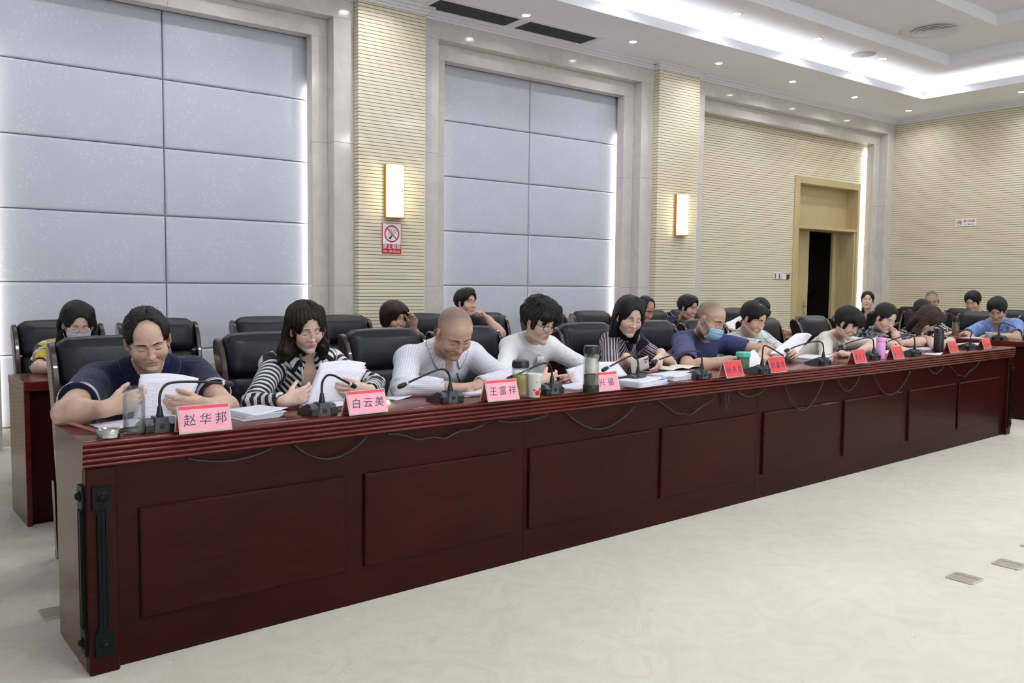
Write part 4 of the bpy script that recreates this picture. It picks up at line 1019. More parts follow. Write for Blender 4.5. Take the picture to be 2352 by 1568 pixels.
SKIN = dict(fair=(.72, .50, .405), mid=(.64, .425, .32), tan=(.56, .36, .265), deep=(.47, .285, .205))
def face_bits(par, ops, Rh, H, sc, w=1.0, eyes='down', brow=1.0, fem=False):
    """eyebrows, lashes and, where open, eyes: children of the body, laid on the face surface"""
    def lay(xs, zs, out): ys = front_y(ops, xs, zs); return [H+Rh@(np.array([x, y-out, z])*sc) for x, y, z in zip(xs, ys, zs)]
    ex = .0315*w
    for s in (-1, 1):
        us = np.linspace(0, 1, 7); xs = [s*(.0115+.038*u)*w for u in us]; zs = [.0222+.0062*sin(pi*(.16+.62*u))-.0048*u for u in us]
        th = (.0032 if not fem else .0019)*brow*sc
        c = lay(xs, zs, .0004); up = lay(xs, [z+th*k/sc for z, k in zip(zs, (.8, 1.0, 1.0, .9, .75, .5, .15))], .0006); dn = lay(xs, [z-th*k/sc for z, k in zip(zs, (.8, 1.0, 1.0, .9, .75, .5, .15))], .0006)
        n = 7; top = [p+Rh@np.array([0, -.0016, 0])*sc for p in c]
        MB().add(up+top+dn, [(i, i+1, n+i+1, n+i) for i in range(n-1)]+[(n+i, n+i+1, 2*n+i+1, 2*n+i) for i in range(n-1)]).build('eyebrow', M_BROW, par, smooth=True)
        us = np.linspace(-1, 1, 9)
        if eyes == 'down':
            lp = lay([s*ex+u*.0142 for u in us], [-.0066-.0016*(1-u*u) for u in us], .0002)
            MB().tube(lp, [.0005*sc, .0011*sc, .0016*sc, .0018*sc, .0019*sc, .0018*sc, .0016*sc, .0011*sc, .0005*sc], 5).build('eyelashes', M_LASH, par, smooth=True)
        else:
            X = [s*ex+u*.0140 for u in us]
            up = lay(X, [.0005+.0042*(1-u*u)**.8 for u in us], .0004); dn = lay(X, [.0005-.0034*(1-u*u)**.8 for u in us], .0004); n = 9
            MB().add(up+dn, [(i, i+1, n+i+1, n+i) for i in range(n-1)]).build('eye', M_EYEW, par, smooth=True)
            MB().tube(up, [.0005*sc, .001*sc, .0012*sc, .0012*sc, .0012*sc, .0012*sc, .0012*sc, .001*sc, .0005*sc], 5).build('eyelashes', M_LASH, par, smooth=True)
            lx = s*ex+{'left': -.0045, 'right': .0050, 'open': 0}[eyes]
            qs = np.linspace(0, 2*pi, 13)[:-1]
            MB().add(lay([lx+cos(q)*.0044 for q in qs], [.0008+float(np.clip(sin(q)*.0044, -.0030, .0034)) for q in qs], .0009), [tuple(range(12))]).build('iris', M_IRIS, par)

def glasses(par, Rh, H, sc, w=1.0, style='round', colour=(.01, .01, .012), thick=.0016, tint=None):
    m = mat('glasses_frame_%s' % style, colour, .3, metal=.0 if style == 'dark' else .8)
    lens = mat('glasses_lens', (.9, .9, .95), .03, alpha=.10, spec=.6)
    def T(p): return H+Rh@(np.array(p)*sc)
    e = bpy.data.objects.new('glasses', None); COL.objects.link(e); e.parent = par; e.empty_display_size = .02
    for s in (-1, 1):
        cx = s*.034*w; pts = []
        for q in np.linspace(0, 2*pi, 23):
            x = cx+.0255*cos(q)*(1.0); z = -.004+.0195*sin(q)*(1.0 if sin(q) < 0 else .82)
            pts.append(T((x, -.1075+.012*((x-0)/.06)**2*1.2, z)))
        MB().tube(pts, thick*sc, 6, cap=False).build('rim', m, e, smooth=True)
        MB().add(pts[:-1], [tuple(range(22))]).build('lens', lens, e)
        MB().tube([T((s*.0595*w, -.099, .004)), T((s*.078*w, -.07, .006)), T((s*.083*w, .0, .008))], thick*sc, 6).build('temple', m, e, smooth=True)
    MB().tube([T((-.009*w, -.107, .002)), T((0, -.1095, .005)), T((.009*w, -.107, .002))], thick*sc, 6).build('bridge', m, e, smooth=True)

def mask(par, Rh, H, sc, w=1.0):
    m = mat('surgical_mask_blue', srgb(168, 205, 240), .8)
    def T(p): return H+Rh@(np.array(p)*sc)
    nu, nv = 18, 16; vs_ = []
    for j in range(nv+1):
        v = j/nv; z = -.020-.098*v+.004*sin(v*3)
        for i in range(nu+1):
            u = -1+2*i/nu; a = u*1.22
            bulge = .012*sin(pi*min(v*1.1, 1))+(.014*np.exp(-(u/.22)**2)*max(0, 1-v*2.2))
            pl = .0016*(1 if (j % 4) < 2 else -1)*(1-abs(u)**4) if 2 < j < nv-2 else 0
            ry = .066+bulge+pl; tuck = max(0, v-.72)*.085
            vs_.append(T((.0735*w*sin(a)*(1-.14*v), -.036-ry*cos(a)+tuck, z+.012*abs(u)**3*(1-2*v)*-1)))
    fs_ = [(j*(nu+1)+i, (j+1)*(nu+1)+i, (j+1)*(nu+1)+i+1, j*(nu+1)+i+1) for j in range(nv) for i in range(nu)]
    o = MB().add(vs_, fs_).build('face_mask', m, par, smooth=True)
    sm = o.modifiers.new('thickness', 'SOLIDIFY'); sm.thickness = .0015
    wm = mat('mask_loop_white', (.8, .8, .82), .8)
    for s in (-1, 1):
        MB().tube([T((s*.068*w, -.060, -.028)), T((s*.082*w, -.02, -.002)), T((s*.088*w, .012, .016)), T((s*.086*w, .022, -.02)), T((s*.080*w, -.0, -.05)), T((s*.062*w, -.050, -.104))], .0013, 5).build('ear_loop', wm, o, smooth=True)

def n3(P, f, seed=0.0):
    """cheap smooth noise, about -1..1"""
    x, y, z = P[:, 0]*f, P[:, 1]*f, P[:, 2]*f
    return (np.sin(x*1.0+1.7*np.sin(y*.9+seed)+seed)+np.sin(y*1.1+1.3*np.sin(z*1.05+seed*2))+np.sin(z*.95+1.5*np.sin(x*1.2-seed)))/3

def hair_ops(style, w=1.0):
    """list of ops in head space, and the lowest z it reaches"""
    A = lambda th: [el((0, .016, .040), (.0775*w+th, .099+th, .084+th), .012)]
    face = lambda top=.0, wd=1.0: sub(el((0, -.140, -.032+top), (.069*w*wd, .100, .118), .008))
    ears = [sub(el((s*.088*w, .000, -.024), (.020, .030, .042), .010)) for s in (-1, 1)]
    temple = [sub(el((s*.078*w, -.090, -.020), (.036, .064, .074), .010)) for s in (-1, 1)]
    ears = ears+temple
    spiky = lambda a, f=150: ('disp', lambda P: a*n3(P, f)+a*.7*np.sin(np.arctan2(P[:, 0], P[:, 1]+.02)*38+P[:, 2]*90))
    strand = lambda a: ('disp', lambda P: a*np.sin(np.arctan2(P[:, 0], P[:, 1]-.01)*34+2.2*np.sin(P[:, 2]*24)+P[:, 2]*20)+a*.8*n3(P, 60, 1.3))
    cutlow = lambda z0, tilt=.35: ('cut', V(0, 0, z0), unit((0, tilt, -1)), .008)
    if style == 'short': return A(.016)+[el((0, -.030, .098), (.058, .056, .030), .03), face(.012), cutlow(-.050, .2)]+ears+[spiky(.0022)], -.09
    if style == 'short_up': return A(.018)+[el((0, -.036, .104), (.060, .052, .034), .03), face(.008, 1.0), cutlow(-.046, .2)]+ears+[spiky(.0032)], -.09
    if style == 'recede':
        return A(.009)+[el((0, .015, .112), (.050, .06, .018), .02), sub(el((0, -.130, .056), (.069*w, .120, .104), .006)), cutlow(-.050, .2)]+ears+[spiky(.0026, 190)], -.09
    if style == 'combover':
        return A(.013)+[rc((-.05, -.03, .10), (.055, -.062, .088), .018, .016, .02), rc((-.03, -.055, .088), (.045, -.078, .070), .012, .010, .015), face(.010, 1.02), sub(el((0.02, -.02, .128), (.04, .05, .016), .008)), cutlow(-.050, .2)]+ears+[spiky(.0024)], -.09
    if style == 'tousled':
        return A(.026)+[el((.01, -.050, .082), (.074, .056, .050), .03), rc((-.055, -.075, .062), (.06, -.082, .046), .026, .022, .02), el((-.02, .0, .125), (.05, .05, .025), .03), sub(el((0, -.140, -.064), (.076*w, .098, .120), .008)), cutlow(-.050, .2)]+ears+[('disp', lambda P: .0055*n3(P, 95, .4)+.0035*np.sin(np.arctan2(P[:, 0], P[:, 1]+.04)*22+P[:, 2]*60))], -.09
    if style == 'bowl':
        return A(.020)+[el((0, -.036, .066), (.082*w, .064, .046), .03), el((0, .045, -.02), (.082, .062, .07), .03)]+[rc((s*.072, -.028, .05), (s*.077, -.008, -.055), .022, .015, .02) for s in (-1, 1)]+[sub(el((0, -.150, -.046), (.068*w, .104, .120), .008)), cutlow(-.085, .0), strand(.0022)], -.12
    if style == 'pixie':
        return A(.026)+[el((0, -.045, .075), (.078, .060, .056), .03), rc((-.06, -.070, .056), (.055, -.084, .042), .024, .022, .02), sub(el((0, -.140, -.068), (.076*w, .098, .120), .008)), cutlow(-.060, .1)]+ears+[strand(.003)], -.10
    long = [rc((s*.050, -.012, .092), (s*.080, .010, -.02), .030, .024, .03) for s in (-1, 1)]+[el((0, .050, -.01), (.086, .070, .10), .04)]
    part = [sub(rc((.012, -.10, .112), (.004, .03, .142), .006, .004, .008))]
    if style == 'long_straight':
        return A(.014)+long+[rc((s*.080, .012, -.01), (s*.084, .020, -.175), .024, .022, .03) for s in (-1, 1)]+[el((0, .058, -.085), (.088, .052, .115), .04)]+part+[sub(el((0, -.135, -.030), (.065*w, .108, .128), .010)), sub(el((-.088, -.034, -.026), (.020, .042, .048), .01)), ('cut', V(0, 0, -.205), V(0, 0, -1), .02), strand(.0022)], -.24
    if style == 'long_wavy':
        return A(.016)+long+[rc((-.082, .006, -.01), (-.105, .0, -.11), .030, .036, .03), rc((-.105, .0, -.11), (-.125, .004, -.165), .036, .022, .03), rc((.080, .004, -.01), (.092, .0, -.10), .028, .030, .03), rc((.092, .0, -.10), (.090, -.012, -.17), .030, .022, .03), el((0, .055, -.085), (.10, .055, .11), .04)]+part+[sub(el((0, -.135, -.030), (.065*w, .108, .128), .010)), sub(el((-.088, -.036, -.026), (.020, .042, .050), .01)), ('cut', V(0, 0, -.205), V(0, 0, -1), .03), ('disp', lambda P: .0035*np.sin(np.arctan2(P[:, 0], P[:, 1]-.01)*26+3.0*np.sin(P[:, 2]*34)+P[:, 2]*15)+.003*n3(P, 70, 2.1))], -.24
    if style == 'curtain':
        return A(.018)+long+[rc((s*.080, -.010, -.0), (s*.082, -.050, -.13), .034, .034, .03) for s in (-1, 1)]+[rc((s*.082, -.050, -.13), (s*.070, -.070, -.25), .034, .020, .03) for s in (-1, 1)]+[el((0, .058, -.09), (.096, .056, .13), .04)]+part+[sub(el((0, -.125, -.062), (.048*w, .085, .115), .010)), ('disp', lambda P: .0035*np.sin(np.arctan2(P[:, 0], P[:, 1]-.01)*26+3.0*np.sin(P[:, 2]*34)+P[:, 2]*15)+.003*n3(P, 70, 2.1))], -.29
    if style == 'ponytail':
        return A(.012)+[face(.024, 1.03), cutlow(-.050, .5)]+ears+[rc((0, .10, .0), (-.02, .14, -.05), .026, .030, .02), rc((-.02, .14, -.05), (-.03, .125, -.17), .030, .018, .02), strand(.0016)], -.22
    if style == 'tied':
        return A(.012)+[face(.022, 1.0), cutlow(-.060, .5)]+ears+[rc((0, .095, -.02), (-.03, .10, -.12), .026, .030, .02), rc((-.03, .10, -.12), (-.06, .05, -.21), .030, .016, .02), strand(.0016)], -.25
    return None, 0
CURL = dict(clasp=(16, 26, 18), hold=(58, 42, 22), write=(42, 62, 38), flat=(10, 14, 8), relax=(24, 34, 20), fist=(75, 80, 45), pinch=(46, 40, 20), drape=(30, 22, 14), chin=(48, 70, 40))
M_TROUSER = mat('dark_trousers', (.015, .016, .022), .85)
M_SHOE = mat('black_shoe_leather', (.012, .012, .012), .35)
def ops_bounds(ops, pad):
    lo, hi = np.full(3, 9.), np.full(3, -9.)
    for o in ops:
        if o[0] == 'grp':
            l, h = ops_bounds(o[1], pad); lo = np.minimum(lo, l); hi = np.maximum(hi, h)
        elif o[0] in ('rc',):
            r = max(o[3], o[4])
            for q in (o[1], o[2]): lo = np.minimum(lo, q-r-pad); hi = np.maximum(hi, q+r+pad)
        elif o[0] == 'el':
            r = o[2] if o[3] is None else np.abs(o[3])@o[2]
            lo = np.minimum(lo, o[1]-r-pad); hi = np.maximum(hi, o[1]+r+pad)
    return lo, hi
def seg_d(P, a, b):
    ba = b-a; h = np.clip((P-a)@ba/(ba@ba), 0, 1); q = P-a-h[:, None]*ba; return np.linalg.norm(q, axis=1), h
def ring_pts(c, ax, r, n=20, e0=None):
    ax = unit(ax); a = unit(np.cross(ax, (0.3, 1, .2))); b = np.cross(ax, a)
    return [c+(a*cos(2*pi*k/n)+b*sin(2*pi*k/n))*r for k in range(n+1)]

def unit_rows(A): return A/(np.linalg.norm(A, axis=1, keepdims=True)+1e-9)
def collar(par, N, Rt, rn, gops, material, rise=.040, drop=.045, point=.035, gap=32, spread=1.0):
    """folded shirt collar: inner stand, fold line and the leaf that lies on the shoulders"""
    n = 28; rows = [[], [], []]
    for i in range(n+1):
        a = radians(-180+gap+(360-2*gap)*i/n)          # 0 = nape
        fr = abs(a)/(pi-radians(gap)); fr3 = fr**3
        dx, dy = sin(a), cos(a)
        up = rise*(1-.55*fr)
        r0 = rn+.010; cy = .006-.012*fr
        rows[0].append(N+Rt@np.array([dx*r0*1.0, dy*r0*1.02+cy, -.012-.020*fr3]))
        rows[1].append(N+Rt@np.array([dx*(r0+.003), dy*(r0+.003)+cy, up-.018*fr3]))
        ext = drop+point*fr**4
        rows[2].append(N+Rt@np.array([dx*(r0+.016+.012*fr*spread)*(1+.06*fr), dy*(r0+.022+.020*fr)+cy-.006*fr, up-ext-.010*fr3]))
    vs_ = rows[0]+rows[1]+rows[2]; m = n+1
    Q = np.array(vs_, F4); upv = Rt[:, 2].astype(F4); nrm = unit(Rt@V(0, -.6, 1)).astype(F4)
    dirs = np.stack([unit(np.array([(q-N)@Rt[:, 0], (q-N)@Rt[:, 1], 0])) for q in Q])@Rt.T
    mv = np.where(np.arange(3*m)[:, None] < 2*m, upv[None], unit_rows(dirs*.5+upv[None])).astype(F4)
    for _ in range(8):                                   # lay the collar on the garment
        d = evald(gops, Q)
        want = np.concatenate([np.full(m, -.03), np.full(m, .012), np.full(m, .0045)])
        step = np.where(np.arange(3*m) < 2*m, np.maximum(want-d, 0), want-d)*.8
        Q = Q+mv*step[:, None]
    vs_ = list(Q)
    fs_ = [(j*m+i, j*m+i+1, (j+1)*m+i+1, (j+1)*m+i) for j in range(2) for i in range(n)]
    o = MB().add(vs_, fs_).build('collar', material, par, smooth=True)
    a = o.data.attributes.new('pat', 'FLOAT_VECTOR', 'POINT'); a.data.foreach_set('vector', np.array([[i*.011, j*.03, 0] for j in range(3) for i in range(m)], F4).ravel())
    sm = o.modifiers.new('cloth', 'SOLIDIFY'); sm.thickness = .003; sm.offset = 1
    sb = o.modifiers.new('soft', 'SUBSURF'); sb.levels = 1; sb.render_levels = 1
    return o

def person(label, base, rz, H, N, face=(0, 20, 0), arms=None, fem=False, size=1.0, skin='mid', hair='short', hcol='black', stubble=None, headw=1.0, jaw=1.0, fat=0.0,
           eyes='down', build=1.0, sw=None, tyaw=0.0, troll=0.0, shirt=None, sleeve=('short', .62), neck='round', collar_kw=None, pattern=None, specs=None, masked=False, hres=.0032, bres=.0075,
           legs=True, belly=0.0, group='people along the long desk', brow=1.0, name='person', inner=None, lipcol=None, headsc=1.0, pelvis=(0, .08, .52), lapel=False):
    """one seated figure. All points are in the figure's own frame: x to the camera's right as one faces it, -y forward, z up."""
    H, N, P0 = V(H), V(N), V(pelvis); sc = headsc*(.965 if fem else 1.0)
    # face yaw is given as seen from the camera's place; turn it into the figure's own frame
    c_, s_ = cos(rz), sin(rz); hx, hy = base[0]+H[0]*c_-H[1]*s_, base[1]+H[0]*s_+H[1]*c_
    Rh = rot_xyz(face[0]-math.degrees(atan2(hx, hy))-math.degrees(rz), face[1], face[2])
    ax = unit(N-P0); xx = V(cos(radians(tyaw)), sin(radians(tyaw)), -sin(radians(troll))); xx = unit(xx-ax*np.dot(xx, ax)); yy = np.cross(ax, xx); Rt = np.stack([xx, yy, ax], 1)
    sw = sw or (.150 if fem else .178)
    nr = .044 if fem else .054
    f = lambda p: N+Rt@V(p)
    def torso(o, k=.05):
        Lc = np.linalg.norm(N-P0)
        out = [el(f((0, .012, -.155)), (.150*build+o, .098*build+o, .165+o), k, Rt),
               el(f((0, .005, -Lc*.66)), (.142*build+o, .112*build+belly+o, .17+o), k, Rt),
               el(P0, (.165*build+o, .135+o, .12+o), k)]
        for s in (-1, 1):
            out += [rc(f((s*.05, .012, -.045)), f((s*sw, .010, -.062)), .050+o, .054*build+o, k),
                    rc(f((s*.028, .022, .012)), f((s*sw*.75, .018, -.040)), .034+o*.6, .036+o, .04)]
            if fem: out += [el(f((s*.066, -.075, -.185)), (.058+o, .045+o, .055+o), .04, Rt)]
            else: out += [el(f((s*.068, -.060, -.13)), (.070+o, .038+o, .055+o), .05, Rt)]
        return out
    SH = {}; EB = {}; WR = {}
    body = torso(-.004)
    body += [rc(f((0, .018, -.02)), H+Rh@V(0, .024, -.050)*sc, nr+.004, nr-.002, .03)]
    hloc = head_ops(fem, headw, jaw, fat); hops = xform(hloc, Rh, H, sc)
    armops = []; fine = []; hands = {}
    l1, l2 = (.275, .235) if fem else (.300, .255)
    ar = .86 if fem else 1.0
    for side in ('R', 'L'):
        s = -1 if side == 'R' else 1
        S = f((s*sw, .010, -.062)); A = (arms or {}).get(side)
        if A is None: A = dict(w=S+V(s*.06, -.20, -.26), pole=(s, .4, -.5), d=(0, -1, -.1), n=(0, 0, -1), pose='flat')
        Wp = V(A['w'])
        if 'e' in A: E = V(A['e'])
        else: E = ik(S, Wp, l1, l2, A.get('pole', (s*.6, .2, -1)))
        SH[side], EB[side], WR[side] = S, E, Wp
        ab = ar*build*(.82 if sleeve[0] == 'long' and sleeve[1] > .6 else 1.0); aw = ar*(.92 if ab < ar*build else 1.0)
        armops += [rc(S, E, .050*ab, .040*ab, .03), rc(E, E+(Wp-E)*.35, .041*ab, .0405*ab, .02), rc(E+(Wp-E)*.3, Wp, .0405*ab, .0275*aw, .02)]
        hd = unit(A.get('d', Wp-E)); hn = V(A.get('n', (0, 0, -1)))
        ho, tips = hand_ops(Wp+hd*.006, hd, hn, side == 'R', CURL[A.get('pose', 'relax')], A.get('spread', .3), A.get('thumb', (.75, .35, .55) if A.get('pose') in ('hold', 'pinch', 'write', 'clasp') else (.7, .55, .25)), (.92 if fem else 1.0)*A.get('hs', 1.0), A.get('tcurl', .2))
        hands[side] = (Wp, hd, hn, tips)
        armops += [rc(Wp-hd*.01, Wp+hd*.02, .027*ar, .020*ar, .015)]
        armops.append(('grp', ho, .012))
        c = Wp+hd*.075; lo, hi = ops_bounds(ho, .012)
        if not A.get('hidden'): fine.append((lo, hi, .0036 if hres < .004 else .0048))
    allops = body+armops+hops
    lo, hi = ops_bounds(body+armops, .03); lo2, hi2 = ops_bounds(hops, .012)
    boxes = [(np.minimum(lo, lo2), np.maximum(hi, hi2), bres)]+fine+[(lo2, hi2, hres)]
    v, fc = surf_multi(allops, boxes)
    # skin colours
    col = np.tile(np.array(SKIN[skin]), (len(v), 1)); q = ((v-H)@Rh)/sc
    hd_ = (np.abs(q[:, 0]) < .1) & (np.abs(q[:, 2]) < .14) & (np.abs(q[:, 1]) < .15)
    g = np.exp(-((np.abs(q[:, 0])-.042)/.022)**2-((q[:, 2]+.030)/.022)**2)*(q[:, 1] < -.03)*hd_
    col *= (1-g[:, None]*np.array([.02, .16, .14])*(1.2 if fem else .8))
    nz = np.exp(-(q[:, 0]/.016)**2-((q[:, 2]+.034)/.014)**2)*(q[:, 1] < -.08)*hd_; col *= (1-nz[:, None]*np.array([.02, .12, .12]))
    lw = np.clip(1.35-((q[:, 0]/.0245)**2+((q[:, 2]+.0668)/(.0105-.004*np.minimum(np.abs(q[:, 0])/.024, 1)))**2), 0, .6)/.6*(q[:, 1] < -.078)*hd_
    lc = np.array(lipcol or ((.54, .23, .215) if fem else (.47, .27, .22))); col = col*(1-lw[:, None])+lc*lw[:, None]
    ea = np.clip((np.abs(q[:, 0])-.074)/.008, 0, 1)*(np.abs(q[:, 2]) < .05)*hd_; col *= (1-ea[:, None]*np.array([.04, .18, .16]))
    if stubble:
        th, dark = stubble
        fq = (q[:, 2]-.02)+(q[:, 1]+.03)*.9+.006*n3(q, 60); wq = np.clip((fq-th)/.075, 0, 1)**.8*hd_*(np.abs(q[:, 0]) < .0815*headw)*dark
        col = col*(1-wq[:, None])+np.array((.055, .048, .045))*wq[:, None]
    o = np_obj(name, v, fc, M_SKIN, None, col); o.location = base; o.rotation_euler = (0, 0, rz)
    tag(o, label, 'person', group)
    face_bits(o, hloc, Rh, H, sc, headw, eyes, brow, fem)
    if specs: glasses(o, Rh, H, sc, headw, **specs)
    if masked: mask(o, Rh, H, sc, headw)
    # hair
    ho, zl = hair_ops(hair, headw) if hair else (None, 0)
    if ho:
        ho = xform(ho, Rh, H, sc); lo, hi = ops_bounds(ho, .012)
        hv, hf = surf(ho, lo, hi, hres*1.35)
        hq = ((hv-H)@Rh)/sc
        np_obj('hair', hv, hf, HAIR[hcol], o, pat=np.stack([np.arctan2(hq[:, 0], hq[:, 1]-.01), hq[:, 2]*3, np.linalg.norm(hq, axis=1)], 1))
    # upper garment
    off = .008
    def garment(nm, m, off, sl, neck, extra=0.0, ph=0.0):
        g = torso(off)
        for side in ('R', 'L'):
            S, E, Wp = SH[side], EB[side], WR[side]
            kind, fr = sl
            if kind == 'short':
                C = S+(E-S)*fr; a = unit(E-S)
                g.append(('grp', [rc(S, C+a*.03, .058*ar*build+off, .055*ar*build+off*.9, .01), ('cut', C, a, 0.0), sub(rc(C-a*.012, C+a*.05, .0445*ar*build+off*.5, .0445*ar*build+off*.5, .004))], .035))
            elif kind == 'long':
                C = E+(Wp-E)*fr; a = unit(Wp-E)
                g.append(('grp', [rc(S, E, .054*ar*build+off, .042*ar*build+off, .02), rc(E, C+a*.02, .043*ar*build+off, .031*ar+off, .02), ('cut', C, a, 0.0), sub(rc(C-a*.012, C+a*.06, .031*ar+off*.4, .031*ar+off*.4, .004))], .035))
        g.append(sub(rc(f((0, .018, -.03)), H+Rh@V(0, .024, -.05)*sc, nr+.009+extra, nr+.005+extra, .008)))
        if neck == 'v': g.append(sub(el(f((0, -.115, -.05)), (.034, .075, .105), .01, Rt)))
        if neck == 'deepv': g.append(sub(el(f((0, -.115, -.05)), (.044, .085, .15), .01, Rt)))
        if neck == 'open': g.append(sub(el(f((0, -.095, -.015)), (.026, .06, .065), .01, Rt)))
        if neck == 'scoop': g.append(sub(el(f((0, -.06, .0)), (.070, .07, .055), .01, Rt)))
        eR, eL = EB['R'], EB['L']
        def fold(P):
            d = .0032*n3(P, 26, ph)+.0018*n3(P, 55, ph+2)
            for E in (eR, eL):
                r = np.exp(-((P-E.astype(F4))**2).sum(1)/.012); d = d+r*.0035*np.sin((P@np.array([.3, .4, .9], F4))*190+n3(P, 20)*2)
            return d
        g.append(('disp', fold))
        lo, hi = ops_bounds(g, .03); lo[2] = max(lo[2], .45)
        gv, gf = surf(g, lo, hi, bres*.95)
        # pattern coordinates
        tq = (gv-N)@Rt; best = np.abs(np.linalg.norm(tq/np.array([1, .75, 1])*[1, 1, .35], axis=1))-.135; pat = np.stack([tq[:, 0], tq[:, 2], tq[:, 1]], 1)
        pt = pattern or {}
        if pt.get('t') == 'x': pat[:, 0] = np.arctan2(tq[:, 0], -tq[:, 1]+.03)*.135
        if pt.get('t') == 'chev': pat[:, 0] = tq[:, 2]*.80-np.abs(tq[:, 0])*.62
        elif pt.get('t') == 'z': pat[:, 0] = tq[:, 2]
        for side in ('R', 'L'):
            S, E, Wp = SH[side], EB[side], WR[side]
            d1, h1 = seg_d(gv, S+(E-S)*.12, E); d2, h2 = seg_d(gv, E, Wp)
            L1 = np.linalg.norm(E-S)
            for dd, al, a_, b_ in ((d1, h1*L1, S, E), (d2, L1+h2*np.linalg.norm(Wp-E), E, Wp)):
                mk = (dd-.055) < np.minimum(best, .9); best = np.where(mk, dd-.055, best)
                axx = unit(b_-a_); e1 = unit(np.cross(axx, (.2, .9, .3))); e2 = np.cross(axx, e1); rel = gv-a_
                ang = np.arctan2(rel@e1, rel@e2)*.055
                if pt.get('a') == 'ring': pp = np.stack([(al+ang*.35)*.50, ang, al*0], 1)
                elif pt.get('a') == 'around': pp = np.stack([ang, al, al*0], 1)
                else: pp = np.stack([al, ang, al*0], 1)
                pat = np.where(mk[:, None], pp, pat)
        if pt.get('t') == '3d': pat = gv.copy()
        return np_obj(nm, gv, gf, m, o, pat=pat), g
    sh, gops = garment('shirt' if not lapel else 'jacket', shirt, off, sleeve, neck)
    if inner is not None:
        np.random.seed(3); garment('top', inner, .003, ('short', .3), 'scoop')
    if collar_kw is not None: collar(sh, f((0, .016, .0)), Rt, nr+.006, gops, collar_kw.pop('m', shirt), **collar_kw)
    # legs under the desk
    if legs:
        lops = [el(P0+V(0, 0, -.005), (.175*build, .145, .125), .03)]
        for s in (-1, 1):
            kn = V(s*.11, P0[1]-.44, .50); lops += [rc(P0+V(s*.09, -.03, -.02), kn, .082, .060, .04), rc(kn, V(s*.11, P0[1]-.44, .09), .058, .042, .03)]
            MB().cushion(s*.11-.045, s*.11+.045, P0[1]-.62, P0[1]-.36, 0.0, .09, .035, nseg=6).build('shoe', M_SHOE, o, smooth=True)
        lo, hi = ops_bounds(lops, .03); lv, lf = surf(lops, lo, hi, .017); np_obj('trousers', lv, lf, M_TROUSER, o)
    return dict(o=o, f=f, Rt=Rt, Rh=Rh, H=H, hands=hands, E=EB, W=WR, S=SH, sc=sc)
# ================================================================== the people
NAVY = cloth_mat('navy_polo', 'plain', (.007, .0075, .040))
def desk_person(label, s0, t0, **kw):
    """points given as photograph pixels (x, y) at a depth t behind the desk edge, or as (s, t, z)"""
    B = np.array([s0, t0, 0.0])
    def cv(p): return (px(*p[1:]) if p[0] == 'px' else V(p))-B
    kw['H'] = cv(kw['H']); kw['N'] = cv(kw['N'])
    for A in (kw.get('arms') or {}).values():
        if A is None: continue
        for k in ('w', 'e'):
            if k in A: A[k] = cv(A[k])
    r = person(label, W3(s0, t0), DA+kw.pop('rz', 0.0), **kw); r['B'] = B
    return r
PX = lambda x, y, t: ('px', x, y, t)
W_STRIPE = cloth_mat('black_white_stripes', 'stripes', (.72, .72, .74), (.010, .010, .014), (.0235, .52))
P_STRIPE = cloth_mat('white_lavender_pinstripe', 'stripes', (.76, .76, .82), (.55, .54, .66), (.0105, .26))
WHITE_S = cloth_mat('white_blouse', 'plain', (.80, .80, .81)); N_STRIPE = cloth_mat('navy_beige_stripes', 'stripes', (.020, .016, .050), (.52, .42, .42), (.0185, .40))
NAVY_C = cloth_mat('navy_velvet', 'plain', (.010, .009, .028)); BLUE_T = cloth_mat('slate_blue_tee', 'plain', (.045, .052, .150))
PANES = cloth_mat('pale_check_shirt', 'panes', (.70, .74, .74), (.22, .30, .36), (9.0, .055)); CREAM = cloth_mat('cream_jacket', 'plain', (.76, .71, .62)); BLACK_C = cloth_mat('black_cloth', 'plain', (.010, .010, .013))
BLOTCH = cloth_mat('grey_black_floral', 'blotch', (.020, .020, .026), (.22, .21, .25), (15, .52, 1.5), c3=(.50, .48, .54)); DOTS = cloth_mat('white_dots_on_black', 'dots', (.012, .012, .015), (.78, .78, .80), (34, .33, .45))
FLORAL = cloth_mat('yellow_navy_floral', 'blotch', (.020, .020, .075), (.56, .43, .045), (9, .50, 1.0), c3=(.75, .73, .72)); GREYPAT = cloth_mat('grey_leaf_print', 'blotch', (.045, .048, .06), (.17, .18, .22), (26, .5, 2.0))
PURPLE = cloth_mat('navy_purple_polo', 'plain', (.014, .010, .06)); SKYB = cloth_mat('light_blue_shirt', 'blotch', (.20, .33, .66), (.38, .46, .68), (8, .60, .8)); SILVER_G = (.62, .60, .64)

p1 = desk_person('man in a navy polo shirt reading papers at the left end of the long desk', .44, .98, H=PX(339, 780, .62), N=PX(343, 846, .76), face=(7, 27, -8),
    arms=dict(R=dict(e=PX(152, 948, .40), w=PX(244, 938, .25), d=(.92, .06, .22), n=(.0, 1, .1), pose='clasp'), L=dict(e=PX(520, 935, .44), w=PX(480, 932, .25), d=(-.95, .06, .08), n=(.0, 1, .15), pose='clasp')),
    skin='mid', hair='recede', headw=1.05, headsc=.95, fat=.005, build=1.12, sw=.195, shirt=NAVY, sleeve=('short', .66), neck='open', collar_kw=dict(rise=.036), belly=.02)
for side in ('R', 'L'):
    S, E = p1['S'][side], p1['E'][side]; a = unit(E-S)
    for fr in (.612, .642): MB().tube(ring_pts(S+(E-S)*fr, a, .0705, 28), .0022, 5, cap=False).build('cuff_stripe', mat('white_rib', (.78, .78, .8), .8), p1['o'], smooth=True)

